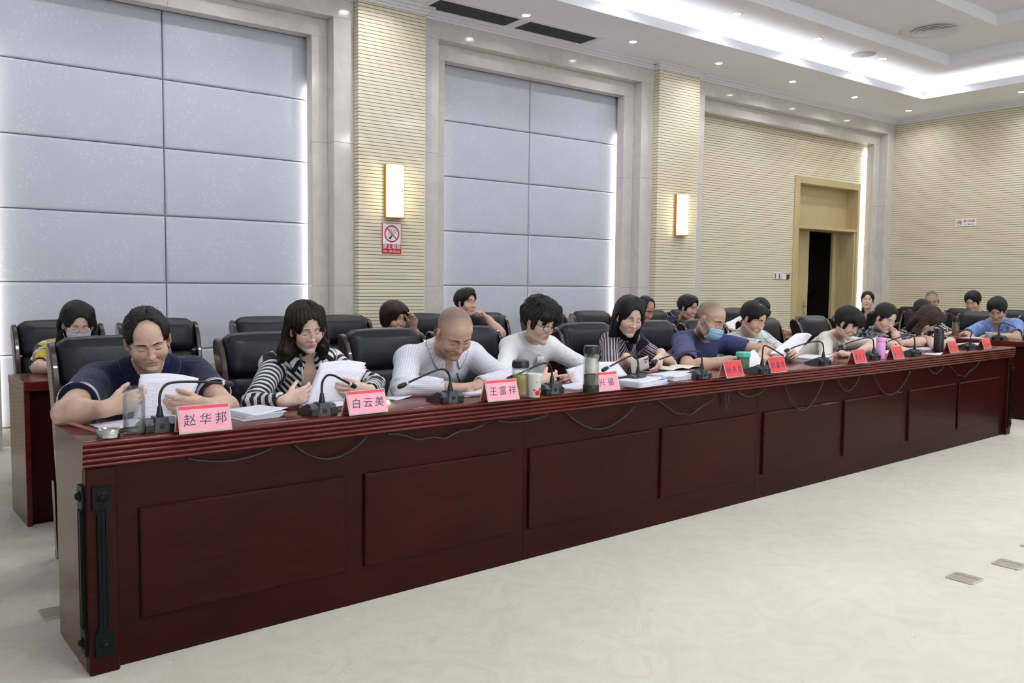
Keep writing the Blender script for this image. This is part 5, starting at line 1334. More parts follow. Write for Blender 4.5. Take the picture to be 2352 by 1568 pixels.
p2 = desk_person('woman with glasses in a black and white striped jacket reading papers', 1.15, 1.0, H=PX(703, 752, .68), N=PX(706, 818, .80), face=(22, 20, -6), fem=True,
    arms=dict(R=dict(e=PX(582, 928, .48), w=PX(654, 922, .27), d=(.92, .05, .25), n=(.0, 1, .1), pose='clasp'), L=dict(e=PX(862, 885, .52), w=PX(846, 896, .29), d=(-.95, .04, .05), n=(0, 1, .1), pose='clasp')),
    skin='fair', headsc=.92, hair='long_wavy', hcol='brown', shirt=W_STRIPE, sleeve=('long', .93), neck='deepv', pattern=dict(t='chev', a='ring'), lapel=True, build=1.08, collar_kw=dict(rise=.028, drop=.040, point=.050, gap=46, spread=1.5), specs=dict(style='rose', colour=(.75, .45, .48), thick=.0009))
p3 = desk_person('balding man in a white pinstriped shirt writing with a pen', 1.87, .98, H=PX(1044, 764, .50), N=PX(1024, 806, .68), face=(27, 40, -4),
    arms=dict(R=dict(e=PX(926, 888, .36), w=PX(1026, 889, .25), d=(.90, -.25, -.05), n=(.25, .10, -.95), pose='write'), L=dict(e=PX(1158, 872, .42), w=PX(1100, 884, .27), d=(-.88, -.30, -.02), n=(-.1, .1, -1), pose='drape')),
    skin='tan', hair=None, stubble=(.040, .66), headw=1.06, headsc=1.02, fat=.007, build=1.14, sw=.195, belly=.03, shirt=P_STRIPE, sleeve=('long', .95), neck='open', pattern=dict(t='x', a='around'), collar_kw=dict(rise=.042, drop=.052))
p4 = desk_person('person in a white blouse with black-rimmed glasses and a tousled fringe', 2.55, 1.02, H=PX(1240, 738, .66), N=PX(1230, 781, .79), face=(46, 20, 0), fem=True,
    arms=dict(R=dict(e=PX(1152, 862, .52), w=PX(1242, 876, .22), d=(.95, .05, .10), n=(0, 1, .1), pose='clasp'), L=dict(e=PX(1362, 852, .50), w=PX(1330, 868, .32), d=(-.85, -.25, 0), n=(-.2, .8, -.4), pose='hold')),
    skin='fair', hair='tousled', headw=1.0, build=1.04, shirt=WHITE_S, sleeve=('long', .93), neck='round', specs=dict(style='dark', colour=(.010, .010, .014), thick=.0016), hres=.0036)
f = p4['f']; Rt = p4['Rt']
rb = MB()
for dx, L_, w_ in ((-.012, .17, .014), (.012, .20, .015)):
    prof = [(dx+u*w_, -.088-.012*sin(i*1.3)-.02*min(i/6, 1), -.045-L_*i/8) for i in range(9) for u in (-1, 1)]
    rb.add([f(q) for q in prof], [(2*i, 2*i+1, 2*i+3, 2*i+2) for i in range(8)])
rb.add([f((x*.016, -.098+.006*abs(x), -.040+y*.012)) for x, y in ((-1, -1), (1, -1), (1, 1), (-1, 1))], [(0, 1, 2, 3)])
rbo = rb.build('neck_ribbon', WHITE_S, p4['o'], smooth=True); rbo.modifiers.new('cloth', 'SOLIDIFY').thickness = .004
p5 = desk_person('long-haired woman in a navy and beige striped blouse holding a phone', 3.33, 1.02, H=PX(1446, 727, .70), N=PX(1448, 776, .81), face=(24, 20, 4), fem=True,
    arms=dict(R=dict(e=PX(1403, 856, .48), w=PX(1440, 822, .34), d=(.62, -.25, -.55), n=(.3, .5, -.6), pose='pinch'), L=dict(e=PX(1540, 838, .50), w=PX(1518, 812, .33), d=(-.45, -.25, -.70), n=(-.3, .7, .1), pose='drape')),
    skin='fair', hair='long_straight', shirt=N_STRIPE, sleeve=('short', .95), neck='round', pattern=dict(t='x', a='around'), collar_kw=dict(m=NAVY_C, rise=.022, drop=.045, point=.0, gap=16, spread=1.4), hres=.0040, bres=.0085)
p6 = desk_person('man in a slate blue tee shirt and a blue surgical mask', 4.10, 1.0, H=PX(1633, 734, .64), N=PX(1620, 772, .78), face=(56, 24, 2),
    arms=dict(R=dict(e=PX(1580, 845, .42), w=PX(1678, 827, .24), d=(.92, -.15, -.02), n=(.2, .4, -.8), pose='relax'), L=dict(e=(4.40, .56, .83), w=(4.30, .30, .80), d=(-.85, -.35, 0), n=(-.1, .3, -.9), pose='relax')),
    skin='tan', hair=None, stubble=(.030, .60), headw=1.04, headsc=1.03, fat=.004, build=1.12, sw=.19, belly=.03, shirt=BLUE_T, sleeve=('short', .82), neck='round', masked=True, hres=.0040, bres=.0085)
p7 = desk_person('man with receding hair in a pale checked shirt holding up a sheet', 4.72, 1.02, H=PX(1732, 732, .68), N=PX(1721, 772, .80), face=(50, 22, 2),
    arms=dict(R=dict(e=(4.53, .54, .83), w=PX(1742, 821, .28), d=(.92, -.25, -.10), n=(.2, .2, -.9), pose='relax'), L=dict(e=PX(1822, 830, .55), w=PX(1806, 822, .34), d=(-.20, -.75, .35), n=(-.6, .2, -.3), pose='hold')),
    skin='mid', hair='combover', headw=.98, headsc=.95, fat=.0, build=1.06, shirt=PANES, sleeve=('short', .78), neck='open', pattern=dict(t='x', a='along'), collar_kw=dict(rise=.038), hres=.0042, bres=.009)
p8 = desk_person('short-haired woman with glasses in a cream jacket leaning over her notes', 5.66, .98, H=PX(1948, 743, .52), N=PX(1930, 776, .69), face=(62, 28, 6), fem=True,
    arms=dict(R=dict(e=PX(1895, 830, .45), w=PX(1934, 812, .28), d=(.92, -.25, -.06), n=(.2, .1, -1), pose='write'), L=dict(e=(5.91, .48, .825), w=PX(1968, 811, .27), d=(-.90, -.25, -.04), n=(-.1, .1, -1), pose='drape')),
    skin='fair', headsc=.95, hair='pixie', shirt=CREAM, inner=BLACK_C, sleeve=('long', .48), neck='deepv', lapel=True, build=1.06, collar_kw=dict(rise=.026, drop=.038, point=.05, gap=46, spread=1.5), specs=dict(style='clear', colour=(.7, .6, .62), thick=.0010), hres=.0044, bres=.0095)
p9 = desk_person('woman with a ponytail and glasses in a grey and black floral blouse', 6.30, .98, H=PX(2034, 730, .52), N=PX(2020, 765, .69), face=(46, 26, 2), fem=True,
    arms=dict(R=dict(e=(6.07, .44, .825), w=PX(2066, 801, .24), d=(.90, -.25, -.05), n=(.2, .1, -1), pose='write'), L=dict(e=(6.54, .40, .825), w=PX(2068, 788, .40), d=(-.50, .05, .60), n=(-.5, .1, .6), pose='chin')),
    skin='fair', headsc=.95, hair='ponytail', shirt=BLOTCH, sleeve=('short', .85), neck='v', pattern=dict(t='3d'), build=1.06, collar_kw=dict(m=BLACK_C, rise=.026, drop=.034, point=.04, gap=24), specs=dict(style='silver', colour=SILVER_G, thick=.0009), hres=.0044, bres=.0095)
p10 = desk_person('woman with long brown hair over her face in a dotted black dress', 6.93, .98, H=PX(2132, 735, .48), N=PX(2108, 766, .67), face=(52, 46, 8), fem=True,
    arms=dict(R=dict(e=(6.74, .42, .825), w=PX(2146, 796, .22), d=(.92, -.2, -.05), n=(.2, .1, -1), pose='write'), L=dict(e=PX(2184, 784, .42), w=PX(2160, 792, .26), d=(-.88, -.25, -.04), n=(-.1, .1, -1), pose='drape')),
    skin='fair', headsc=.95, hair='curtain', hcol='auburn', shirt=DOTS, sleeve=('short', .72), neck='round', pattern=dict(t='x', a='along'), build=1.02, specs=dict(style='silver', colour=SILVER_G, thick=.0009), hres=.0046, bres=.0095)

BK = 'people of the back row'
b1 = desk_person('woman in a blue mask and a yellow floral blouse in the back row at left', .56, 2.92, H=PX(178, 742, 2.60), N=PX(172, 792, 2.72), face=(10, 24, 2), fem=True,
    arms=dict(R=dict(e=PX(88, 845, 2.42), w=PX(128, 846, 2.22), d=(.85, -.4, -.05), n=(0, 0, -1), pose='write'), L=dict(w=PX(205, 850, 2.25), d=(-.8, -.4, 0), n=(0, 0, -1), pose='drape', hidden=True)),
    skin='fair', hair='long_straight', shirt=FLORAL, sleeve=('short', .85), neck='v', pattern=dict(t='3d'), masked=True, specs=dict(style='silver', colour=SILVER_G, thick=.0009), hres=.0042, bres=.009, group=BK)
b2 = desk_person('person in a grey leaf-print shirt bending behind the woman in the striped jacket', 2.02, 2.85, H=PX(702, 775, 2.50), N=PX(668, 790, 2.66), face=(30, 45, 0), fem=True, skin='fair', hair='bowl', shirt=GREYPAT, sleeve=('short', .85), neck='round', pattern=dict(t='3d'), hres=.006, bres=.011, group=BK,
    arms=dict(R=dict(w=(1.86, 2.30, .80), pose='drape', n=(0, 0, -1), hidden=True), L=dict(w=(2.2, 2.30, .80), pose='drape', n=(0, 0, -1), hidden=True)))
b3 = desk_person('woman with a bowl haircut raising her hand in the back row', 2.72, 2.88, H=PX(906, 732, 2.62), N=PX(892, 775, 2.74), face=(40, 4, 4), fem=True,
    arms=dict(R=dict(w=(2.55, 2.35, .80), d=(.6, -.6, 0), n=(0, 0, -1), pose='drape', hidden=True), L=dict(e=PX(975, 790, 2.55), w=PX(950, 755, 2.50), d=(-.12, -.25, 1.0), n=(-.9, -.2, -.1), pose='relax', spread=.8)),
    skin='tan', hair='bowl', hcol='brown', eyes='left', shirt=BLACK_C, sleeve=('short', .75), neck='round', hres=.0044, bres=.0095, group=BK, headsc=1.04)
b4 = desk_person('young man in the back row resting his chin on his hand', 3.62, 2.92, H=PX(1071, 696, 2.74), N=PX(1062, 738, 2.80), face=(44, -4, 2),
    arms=dict(R=dict(w=(3.45, 2.36, .80), d=(.6, -.6, 0), n=(0, 0, -1), pose='drape', hidden=True), L=dict(e=PX(1150, 766, 2.48), w=PX(1122, 733, 2.56), d=(-.55, .25, .55), n=(-.55, .25, -.5), pose='chin')),
    skin='mid', hair='short_up', eyes='right', headsc=.90, shirt=BLACK_C, sleeve=('short', .72), neck='round', hres=.0044, bres=.0095, group=BK)
b6 = desk_person('man with a white collar behind the long-haired woman with the phone', 5.72, 2.92, H=PX(1482, 712, 2.68), N=PX(1474, 744, 2.80), face=(48, 22, 0), skin='deep', hair='recede', shirt=WHITE_S, sleeve=('short', .7), neck='open', collar_kw={}, hres=.0052, bres=.011, group=BK,
    arms=dict(R=dict(w=(5.5, 2.35, .80), pose='drape', n=(0, 0, -1), hidden=True), L=dict(w=(5.95, 2.35, .80), pose='drape', n=(0, 0, -1), hidden=True)))
b7 = desk_person('man in a navy purple polo shirt in the back row behind the masked man', 6.25, 2.92, H=PX(1581, 707, 2.64), N=PX(1572, 738, 2.76), face=(54, 8, 0), skin='tan', hair='short', shirt=PURPLE, sleeve=('short', .7), neck='open', collar_kw={}, hres=.0052, bres=.011, group=BK, eyes='open',
    arms=dict(R=dict(w=(6.0, 2.35, .80), pose='drape', n=(0, 0, -1), hidden=True), L=dict(w=(6.5, 2.35, .80), pose='drape', n=(0, 0, -1), hidden=True)))
b8 = desk_person('man in a white tee shirt bending down behind the man in the checked shirt', 7.38, 2.88, H=PX(1746, 713, 2.48), N=PX(1708, 738, 2.68), face=(30, 34, 0), skin='mid', hair='short', shirt=WHITE_S, sleeve=('short', .7), neck='round', hres=.0058, bres=.011, group=BK,
    arms=dict(R=dict(e=PX(1690, 775, 2.5), w=(7.25, 2.25, .80), pose='drape', n=(0, 0, -1), hidden=True), L=dict(w=(7.65, 2.25, .80), pose='drape', n=(0, 0, -1), hidden=True)))

FR = 'people at the far end'
def far_person(label, bx, by, rz, Hp, Np, WRp=None, WLp=None, **kw):
    def loc(P): d = np.array(P)-np.array([bx, by, 0]); c, s = cos(-rz), sin(-rz); return V(d[0]*c-d[1]*s, d[0]*s+d[1]*c, d[2])
    H, N = loc(Hp), loc(Np)
    arms = {}
    for k, Wp, s in (('R', WRp, -1), ('L', WLp, 1)):
        if Wp is not None: arms[k] = dict(w=loc(Wp), d=(-s*.75, -.6, -.05), n=(0, 0, -1), pose='write' if k == 'R' else 'drape', pole=(s, .3, -.5))
    return person(label, (bx, by, 0), rz, H, N, arms=arms or None, group=FR, hres=kw.pop('hres', .0055), bres=.011, **kw)
Q = Q_FAR = -pi/2
f4 = far_person('man in a light blue shirt writing at the desk across the far end', 9.78, 4.08, Q, pw(2290, 712, 9.42), pw(2288, 741, 9.54), (9.12, 4.26, .795), (9.10, 3.98, .795), face=(-10, 32, 0), skin='tan', hair='short_up', shirt=SKYB, sleeve=('short', .72), neck='open', collar_kw={}, hres=.0046, build=1.08, pattern=dict(t='3d'))
f2 = far_person('person in a dotted dark top behind the woman with long brown hair', 9.75, 4.72, Q, pw(2118, 715, 9.45), pw(2125, 755, 9.55), (9.12, 4.95, .795), pw(2178, 768, 9.2), face=(20, 20, 0), fem=True, skin='fair', hair='bowl', shirt=DOTS, sleeve=('short', .7), neck='round', pattern=dict(t='x', a='along'))
f1 = far_person('close-cropped man at the far wall behind the woman with long brown hair', 11.05, 5.45, Q, pw(2140, 690, 10.85), pw(2142, 726, 10.93), face=(4, 22, 0), skin='tan', hair=None, stubble=(.025, .85), shirt=BLACK_C, neck='round')
f3 = far_person('young man in black at the far wall beside the man in the light blue shirt', 11.05, 4.95, Q, pw(2234, 693, 10.85), pw(2243, 724, 10.95), face=(-22, 22, 0), skin='mid', hair='short', shirt=BLACK_C, neck='open', collar_kw={}, tyaw=-10)
s9 = far_person('woman in black with tied hair sitting by the marble frame and looking up', 10.75, 6.30, radians(-60), pw(1992, 690, 10.55), pw(1994, 723, 10.63), face=(0, -8, 4), fem=True, skin='fair', hair='tied', eyes='open', shirt=BLACK_C, neck='scoop', lipcol=(.52, .16, .17))
# ================================================================== things on the desks
def pz(x, y, z=ZT):
    """desk coordinates (s, t) of the point at height z that the camera sees at (x, y) of the photograph"""
    dd = C_F+C_R*(x-IMG_W/2)/FPX-C_U*(y-IMG_H/2)/FPX; P = np.array([0, 0, CAM_H])+dd*((z-CAM_H)/dd[2]); return st_of(P)[:2]
def thin_glass(name, tint, clear, rough=.03):
    """glass or liquid seen as a thin coloured veil with a sharp reflection"""
    m = bpy.data.materials.new(name); m.use_nodes = True; nt = m.node_tree; nt.nodes.remove(nt.nodes['Principled BSDF']); L = nt.links.new
    tr = nt.nodes.new('ShaderNodeBsdfTransparent'); tr.inputs[0].default_value = (*tint, 1)
    df = nt.nodes.new('ShaderNodeBsdfDiffuse'); df.inputs[0].default_value = (*tint, 1); gl = nt.nodes.new('ShaderNodeBsdfGlossy'); gl.inputs['Roughness'].default_value = rough
    m1 = nt.nodes.new('ShaderNodeMixShader'); m1.inputs[0].default_value = 1-clear; L(tr.outputs[0], m1.inputs[1]); L(df.outputs[0], m1.inputs[2])
    fr = nt.nodes.new('ShaderNodeLayerWeight'); fr.inputs[0].default_value = .35
    mm = nt.nodes.new('ShaderNodeMath'); mm.operation = 'MULTIPLY'; mm.inputs[1].default_value = .32; L(fr.outputs['Fresnel'], mm.inputs[0])
    m2 = nt.nodes.new('ShaderNodeMixShader'); L(mm.outputs[0], m2.inputs[0]); L(m1.outputs[0], m2.inputs[1]); L(gl.outputs[0], m2.inputs[2])
    L(m2.outputs[0], nt.nodes['Material Output'].inputs[0]); MATS[name] = m; return m
M_GLASS = thin_glass('clear_glass', (.97, .98, .99), .965); M_WATER = thin_glass('water', (.95, .97, .98), .95)
M_TEA = thin_glass('green_tea', (.80, .68, .22), .72); M_TEAD = thin_glass('amber_tea', (.62, .33, .08), .6)
M_LID = mat('black_lid', (.015, .015, .017), .3); M_CHROME = mat('chrome_lid', (.6, .6, .62), .2, metal=1.0)
M_ACRYL = mat('acrylic', (.80, .80, .84), .12, alpha=.55, spec=.6)
M_CARD = mat('red_name_card', srgb(226, 66, 78), .28, coat=.35, vary=.12, vscale=14); M_CARD_GLARE = mat('red_card_glare', srgb(246, 170, 185), .25, coat=.4, vary=.16, vscale=7)  # second card: red washed pale, the acrylic's reflection put into its colour
M_CARDB = mat('dark_red_card', srgb(170, 24, 36), .4); M_INKB = mat('brush_ink', srgb(52, 58, 86), .5)
M_MICG = mat('mic_grey', (.06, .065, .07), .42); M_PAPER = None
def paper_mat(name, lines=True, tint=(.82, .81, .90)):
    m = bpy.data.materials.new(name); m.use_nodes = True; nt = m.node_tree; b = nt.nodes['Principled BSDF']; L = nt.links.new
    b.inputs['Roughness'].default_value = .75; b.inputs['Base Color'].default_value = (*tint, 1)
    if lines:
        a = nt.nodes.new('ShaderNodeAttribute'); a.attribute_name = 'pat'; sx = nt.nodes.new('ShaderNodeSeparateXYZ'); L(a.outputs['Vector'], sx.inputs[0])
        def mth(op, i0, v=None, i1=None):
            n = nt.nodes.new('ShaderNodeMath'); n.operation = op; L(i0, n.inputs[0])
            if v is not None: n.inputs[1].default_value = v
            if i1 is not None: L(i1, n.inputs[1])
            return n.outputs[0]
        row = mth('LESS_THAN', mth('FRACT', mth('DIVIDE', sx.outputs[1], .0105)), .42)
        mp = nt.nodes.new('ShaderNodeMapping'); mp.inputs['Scale'].default_value = (260, 95, 1); L(a.outputs['Vector'], mp.inputs[0])
        n = nt.nodes.new('ShaderNodeTexNoise'); n.inputs['Scale'].default_value = 1.0; n.inputs['Detail'].default_value = 1; L(mp.outputs[0], n.inputs['Vector'])
        ink = mth('MULTIPLY', row, i1=mth('GREATER_THAN', n.outputs['Fac'], .48))
        inx = mth('MULTIPLY', mth('GREATER_THAN', sx.outputs[0], .028), i1=mth('LESS_THAN', sx.outputs[0], .182)); iny = mth('MULTIPLY', mth('GREATER_THAN', sx.outputs[1], .04), i1=mth('LESS_THAN', sx.outputs[1], .262))
        ink = mth('MULTIPLY', mth('MULTIPLY', ink, i1=inx), i1=iny)
        mx = nt.nodes.new('ShaderNodeMixRGB'); mx.inputs[1].default_value = (*tint, 1); mx.inputs[2].default_value = (.58, .57, .64, 1); L(ink, mx.inputs[0]); L(mx.outputs[0], b.inputs['Base Color'])
    return m
M_PRINT = paper_mat('printed_paper'); M_PAPER = paper_mat('blank_paper', False)
def paper_mesh(name, fn, parent=None, material=None, nu=10, nv=10, w_=.21, h_=.297, thick=.0008):
    """a sheet: fn(u, v) -> point; u across, v down, 0..1"""
    vs_ = [fn(i/nu, j/nv) for j in range(nv+1) for i in range(nu+1)]; m = nu+1
    fs_ = [(j*m+i, j*m+i+1, (j+1)*m+i+1, (j+1)*m+i) for j in range(nv) for i in range(nu)]
    o = MB().add(vs_, fs_).build(name, material or M_PRINT, parent, smooth=True)
    a = o.data.attributes.new('pat', 'FLOAT_VECTOR', 'POINT'); a.data.foreach_set('vector', np.array([[w_*i/nu, h_*(1-j/nv), 0] for j in range(nv+1) for i in range(nu+1)], F4).ravel())
    sm = o.modifiers.new('sheet', 'SOLIDIFY'); sm.thickness = thick; sm.offset = 0
    return o
def held_sheets(label, corners, n=2, m=None, bow=.02, base=None, group='papers held in the hand', twist=.012, spread=(.006, .010, .004), z0=None):
    """sheets held up: corners TL, TR, BR, BL in desk coordinates (s, t, z), bowed along the middle"""
    TL, TR, BR, BL = [np.array(W3(*c)) for c in corners]; o0 = (BL+BR)/2
    e = empty('held_papers', tuple(o0)); tag(e, label, 'papers', group)
    for k in range(n):
        sp = np.array([DS[0]*spread[0]+DT[0]*spread[1], DS[1]*spread[0]+DT[1]*spread[1], spread[2]])*k
        def fn(u, v, k=k, sp=sp):
            top = TL*(1-u)+TR*u; bot = BL*(1-u)+BR*u; p = top*(1-v)+bot*v-o0
            p = p-DT*(bow*sin(pi*u)*(.4+.6*(1-v))) + np.array([0, 0, twist*sin(pi*u)*(1-v)]) + sp*(1-.7*v)*(1+.4*u)
            return p
        paper_mesh('sheet', fn, e, m)
    return e
def paper_stack(label, s, t, rot, n=8, w_=.21, h_=.297, dz=.0022, fan=.01, clip=None, group='paper stacks on the long desk', z=ZT, name='paper_stack', fz=None):
    e = empty(name, W3(s, t, z), DA+rot); tag(e, label, 'papers', group); r = random.Random(int(s*1000)+n)
    for k in range(n):
        a = r.uniform(-.02, .02)+fan*k*.15; ox, oy = r.uniform(-.004, .004)+fan*k*.12, r.uniform(-.004, .004)
        ww, hh = w_, h_; c_, s_ = cos(a), sin(a)
        last = k == n-1
        def fn(u, v):
            x, y = (u-.5)*ww, (.5-v)*hh; lift = .004*(u*u)*(k/n)+(.010*(u*v)**2 if last else 0)
            return np.array([x*c_-y*s_+ox, x*s_+y*c_+oy, dz*(k+.4)+lift])
        paper_mesh('sheet', fn, e, M_PRINT if last else M_PAPER, 8, 8, thick=dz*.62)
    if clip:
        m = mat('binder_clip_%s' % clip[0], clip[1], .4); cx, cy = clip[2]
        ce = MB().prism([(-.011, -.001), (.011, -.001), (.003, dz*n+.010), (-.003, dz*n+.010)], (cx-.016, cy, 0), (cx+.016, cy, 0), (0, 1, 0), (0, 0, 1)).build('binder_clip', m, e)
        MB().tube([(cx-.008, cy, dz*n+.009), (cx-.009, cy+.014, dz*n+.018), (cx+.009, cy+.014, dz*n+.018), (cx+.008, cy, dz*n+.009)], .0009, 5).build('clip_wire', M_STEEL, ce)
    return e

# ---- name plates
PW, PH, PD = .176, .095, .060
def nameplate(label, x, y, text, pink=False, rot=0.0, sc=1.0, scribble=0):  # pink: front card with the painted reflection
    s, t = pz(x, y); e = empty('name_plate', W3(s, t, ZT), DA+rot); tag(e, label, 'name plate', 'name plates along the long desk')
    a = atan2(PD/2, PH*.94); hz = PH*cos(a)
    for sgn, nm in ((1, 'front'), (-1, 'back')):
        M = Matrix.Translation((0, 0 if sgn > 0 else PD, 0)) @ Matrix.Rotation(-a*sgn, 4, 'X')
        o = MB().cbox(-PW/2, PW/2, -.0015, .0015, 0, PH, .0008).xf(M).build('acrylic_panel', M_ACRYL, e)
        yc = -.0026 if sgn > 0 else .0026
        MB().box(-PW/2+.005, PW/2-.005, min(yc, yc*.7), max(yc, yc*.7), .004, PH-.002).xf(M).build('card', (M_CARD_GLARE if pink else M_CARD) if sgn > 0 else M_CARDB, e)
        MB().box(-PW/2+.004, PW/2-.004, -yc*1.0-.0006, -yc*1.0+.0006, .004, PH-.003).xf(M).build('card_lining', M_CARDB, e)
        if sgn > 0:
            MB().box(-PW/2+.005, PW/2-.005, -.0031, -.0026, PH-.014, PH-.003).xf(M).build('card_band', M_CARD, e)
            if text:
                n = len(text); stp = .052 if n == 3 else .060
                for i, ch in enumerate(text):
                    tm = text_mb(ch, .042, .0002, bold=.0, font_shear=.12)
                    tm.xf(M @ Matrix.Translation(((i-(n-1)/2)*stp, -.0030, PH*.44)) @ Matrix.Rotation(pi/2, 4, 'X') @ Matrix.Rotation(random.uniform(-.08, .08), 4, 'Z')).build('brush_character', M_INKB, e)
            else:
                for i in range(3):
                    mb = MB(); r = random.Random(scribble*7+i)
                    for k in range(6):
                        cx, cz, L_, an = r.uniform(-.010, .010), r.uniform(-.014, .014), r.uniform(.010, .024), r.choice((0, 0, pi/2, pi/2, .8, -.8))
                        q = MB().box(-L_/2, L_/2, -.0032, -.0029, -.0013, .0013); q.xf(Matrix.Translation(((i-1)*.048+cx, 0, PH*.44+cz)) @ Matrix.Rotation(an, 4, 'Y')); mb.add(q.v, q.f)
                    mb.xf(M).build('brush_character', M_INKB, e)
    return e
NP = [(474, 992, '赵华邦', True, 'glare-painted red name plate with three brush-written characters at the left end of the desk'), (848, 950, '白云美', True, 'glare-painted red name plate with three brush-written characters before the woman in the striped jacket'),
      (1158, 920, '王富祥', True, 'glare-painted red name plate with three brush-written characters beside the tea bottle'), (1396, 898, '兴丽', True, 'glare-painted red name plate beside the tall tea flask'),
      (1690, 866, '杨春菊', False, 'red name plate with three brush-written characters before the green jar'), (1790, 855, '刘建贤', False, 'red name plate with three brush-written characters before the man in the checked shirt'),
      (1979, 834, '董庆才', False, 'red name plate with three brush-written characters left of the pink thermos'), (2066, 824, '', False, 'red name plate right of the pink thermos'),
      (2193, 810, '', False, 'red name plate right of the black thermos'), (2270, 801, '', False, 'red name plate nearest the far end of the desk')]
for i, (x, y, tx, pk, lab) in enumerate(NP): nameplate(lab, x, y, tx, pk, rot=(-.04, .03, -.02, .0, .05, .03, .06, .05, .05, .03)[i], scribble=i)

# ---- gooseneck microphones
def mic(label, x, y, path, rot=0.0, ring_=True, where=None, z=ZT):
    """path: gooseneck points relative to the socket, in metres (along s, along t, up)"""
    if where is None: s, t = pz(x, y, z); loc = W3(s, t, z); rz = DA+rot
    else: loc, rz = where
    e = empty('gooseneck_microphone', loc, rz); tag(e, label, 'microphone', 'gooseneck microphones')
    body = MB().prism([(.0, 0), (.0, .030), (.012, .042), (.040, .046), (.125, .012), (.125, 0)], (-.052, 0, 0), (.052, 0, 0), (0, 1, 0), (0, 0, 1)).build('base', M_MICG, e)
    wedge = MB().prism([(-.026, 0), (-.020, .050), (.020, .050), (.026, 0)], (0, -.006, 0), (0, .05, 0), (1, 0, 0), (0, 0, 1)).build('socket_block', M_MICG, e)
    for sx in (-.040, .040):
        MB().cbox(sx-.016, sx+.016, -.008, .02, .002, .030, .003).build('rear_port', M_BLACK, body)
    MB().lathe([(.008, 0), (.008, .004), (.005, .005)], 14).xf(Matrix.Translation((0, -.006, .022)) @ Matrix.Rotation(pi/2, 4, 'X')).build('jack', M_BLACK, wedge)
    S = np.array([0, .020, .050])
    MB().lathe([(.012, 0), (.012, .006), (.0095, .02), (.007, .036)], 14, S).build('neck_socket', M_BLACK, e, auto=40)
    P = [S+np.array([0, 0, .03])]+[S+np.array(p) for p in path]
    # smooth the path
    Q = []
    for i in range(len(P)-1):
        p0, p1, p2, p3 = P[max(i-1, 0)], P[i], P[i+1], P[min(i+2, len(P)-1)]
        for u in np.linspace(0, 1, 6)[:-1]: Q.append(.5*((2*p1)+(-p0+p2)*u+(2*p0-5*p1+4*p2-p3)*u*u+(-p0+3*p1-3*p2+p3)*u**3))
    Q.append(P[-1])
    MB().tube(Q, .0046, 8).build('gooseneck', M_BLACK, e, smooth=True)
    d = unit(Q[-1]-Q[-2]); R_ = Vector((0, 0, 1)).rotation_difference(Vector(d)).to_matrix().to_4x4()
    MB().lathe([(.005, -.004), (.0065, 0), (.0085, .006), (.0105, .018), (.0105, .032), (.007, .042), (0, .045)], 14).xf(Matrix.Translation(Q[-1]) @ R_).build('mic_head', M_BLACK, e, auto=50)
    if ring_: MB().lathe([(.0072, -.001), (.0092, .002), (.0092, .006), (.007, .008)], 14).xf(Matrix.Translation(Q[-1]-d*.004) @ R_).build('ring', mat('mic_ring', (.7, .7, .72), .4), e, auto=50)
    return e
RGT = [(.002, .0, .075), (.020, .0, .105), (.06, .01, .112), (.15, .03, .105), (.235, .05, .092)]
RGT2 = [(.002, .0, .075), (.020, -.005, .102), (.05, .0, .100), (.10, .03, .078), (.15, .055, .055)]
LFT = [(-.002, .0, .060), (-.022, .0, .090), (-.06, .01, .092), (-.13, .03, .065), (-.185, .05, .040)]
LFT2 = [(-.002, .0, .060), (-.022, .0, .095), (-.07, .02, .105), (-.19, .05, .085), (-.29, .07, .060)]
mic('gooseneck microphone beside the clear water bottle', 372, 992, RGT)
mic('gooseneck microphone before the woman in the striped jacket', 745, 955, RGT2)
mic('gooseneck microphone before the balding man who is writing', 1040, 925, LFT)
mic('gooseneck microphone right of the paper cup', 1274, 905, LFT)
mic('gooseneck microphone behind the binders before the woman with the phone', 1472, 880, LFT, rot=.1)
mic('gooseneck microphone before the masked man', 1618, 870, LFT2)
mic('gooseneck microphone behind the second red name plate', 1757, 858, [(.002, 0, .06), (.01, .0, .105), (.03, -.01, .11), (.07, -.05, .08), (.11, -.08, .05)], rot=.1)
mic('gooseneck microphone before the stack with the yellow clip', 1897, 838, LFT2)
mic('gooseneck microphone left of the pink thermos', 2012, 826, LFT2)
mic('gooseneck microphone between the two thermoses', 2106, 817, LFT2)
mic('gooseneck microphone at the far end of the desk', 2232, 802, [(.002, 0, .06), (.01, .0, .095), (-.03, .02, .11), (-.12, .04, .09), (-.2, .05, .05)], rot=-.4)
mic('gooseneck microphone on the cross desk at the right picture edge', 0, 0, [(.0, .0, .07), (.01, .01, .11), (.04, .02, .12), (.09, .05, .10), (.13, .08, .07)], where=((8.92, 3.86, .765), Q_FAR))

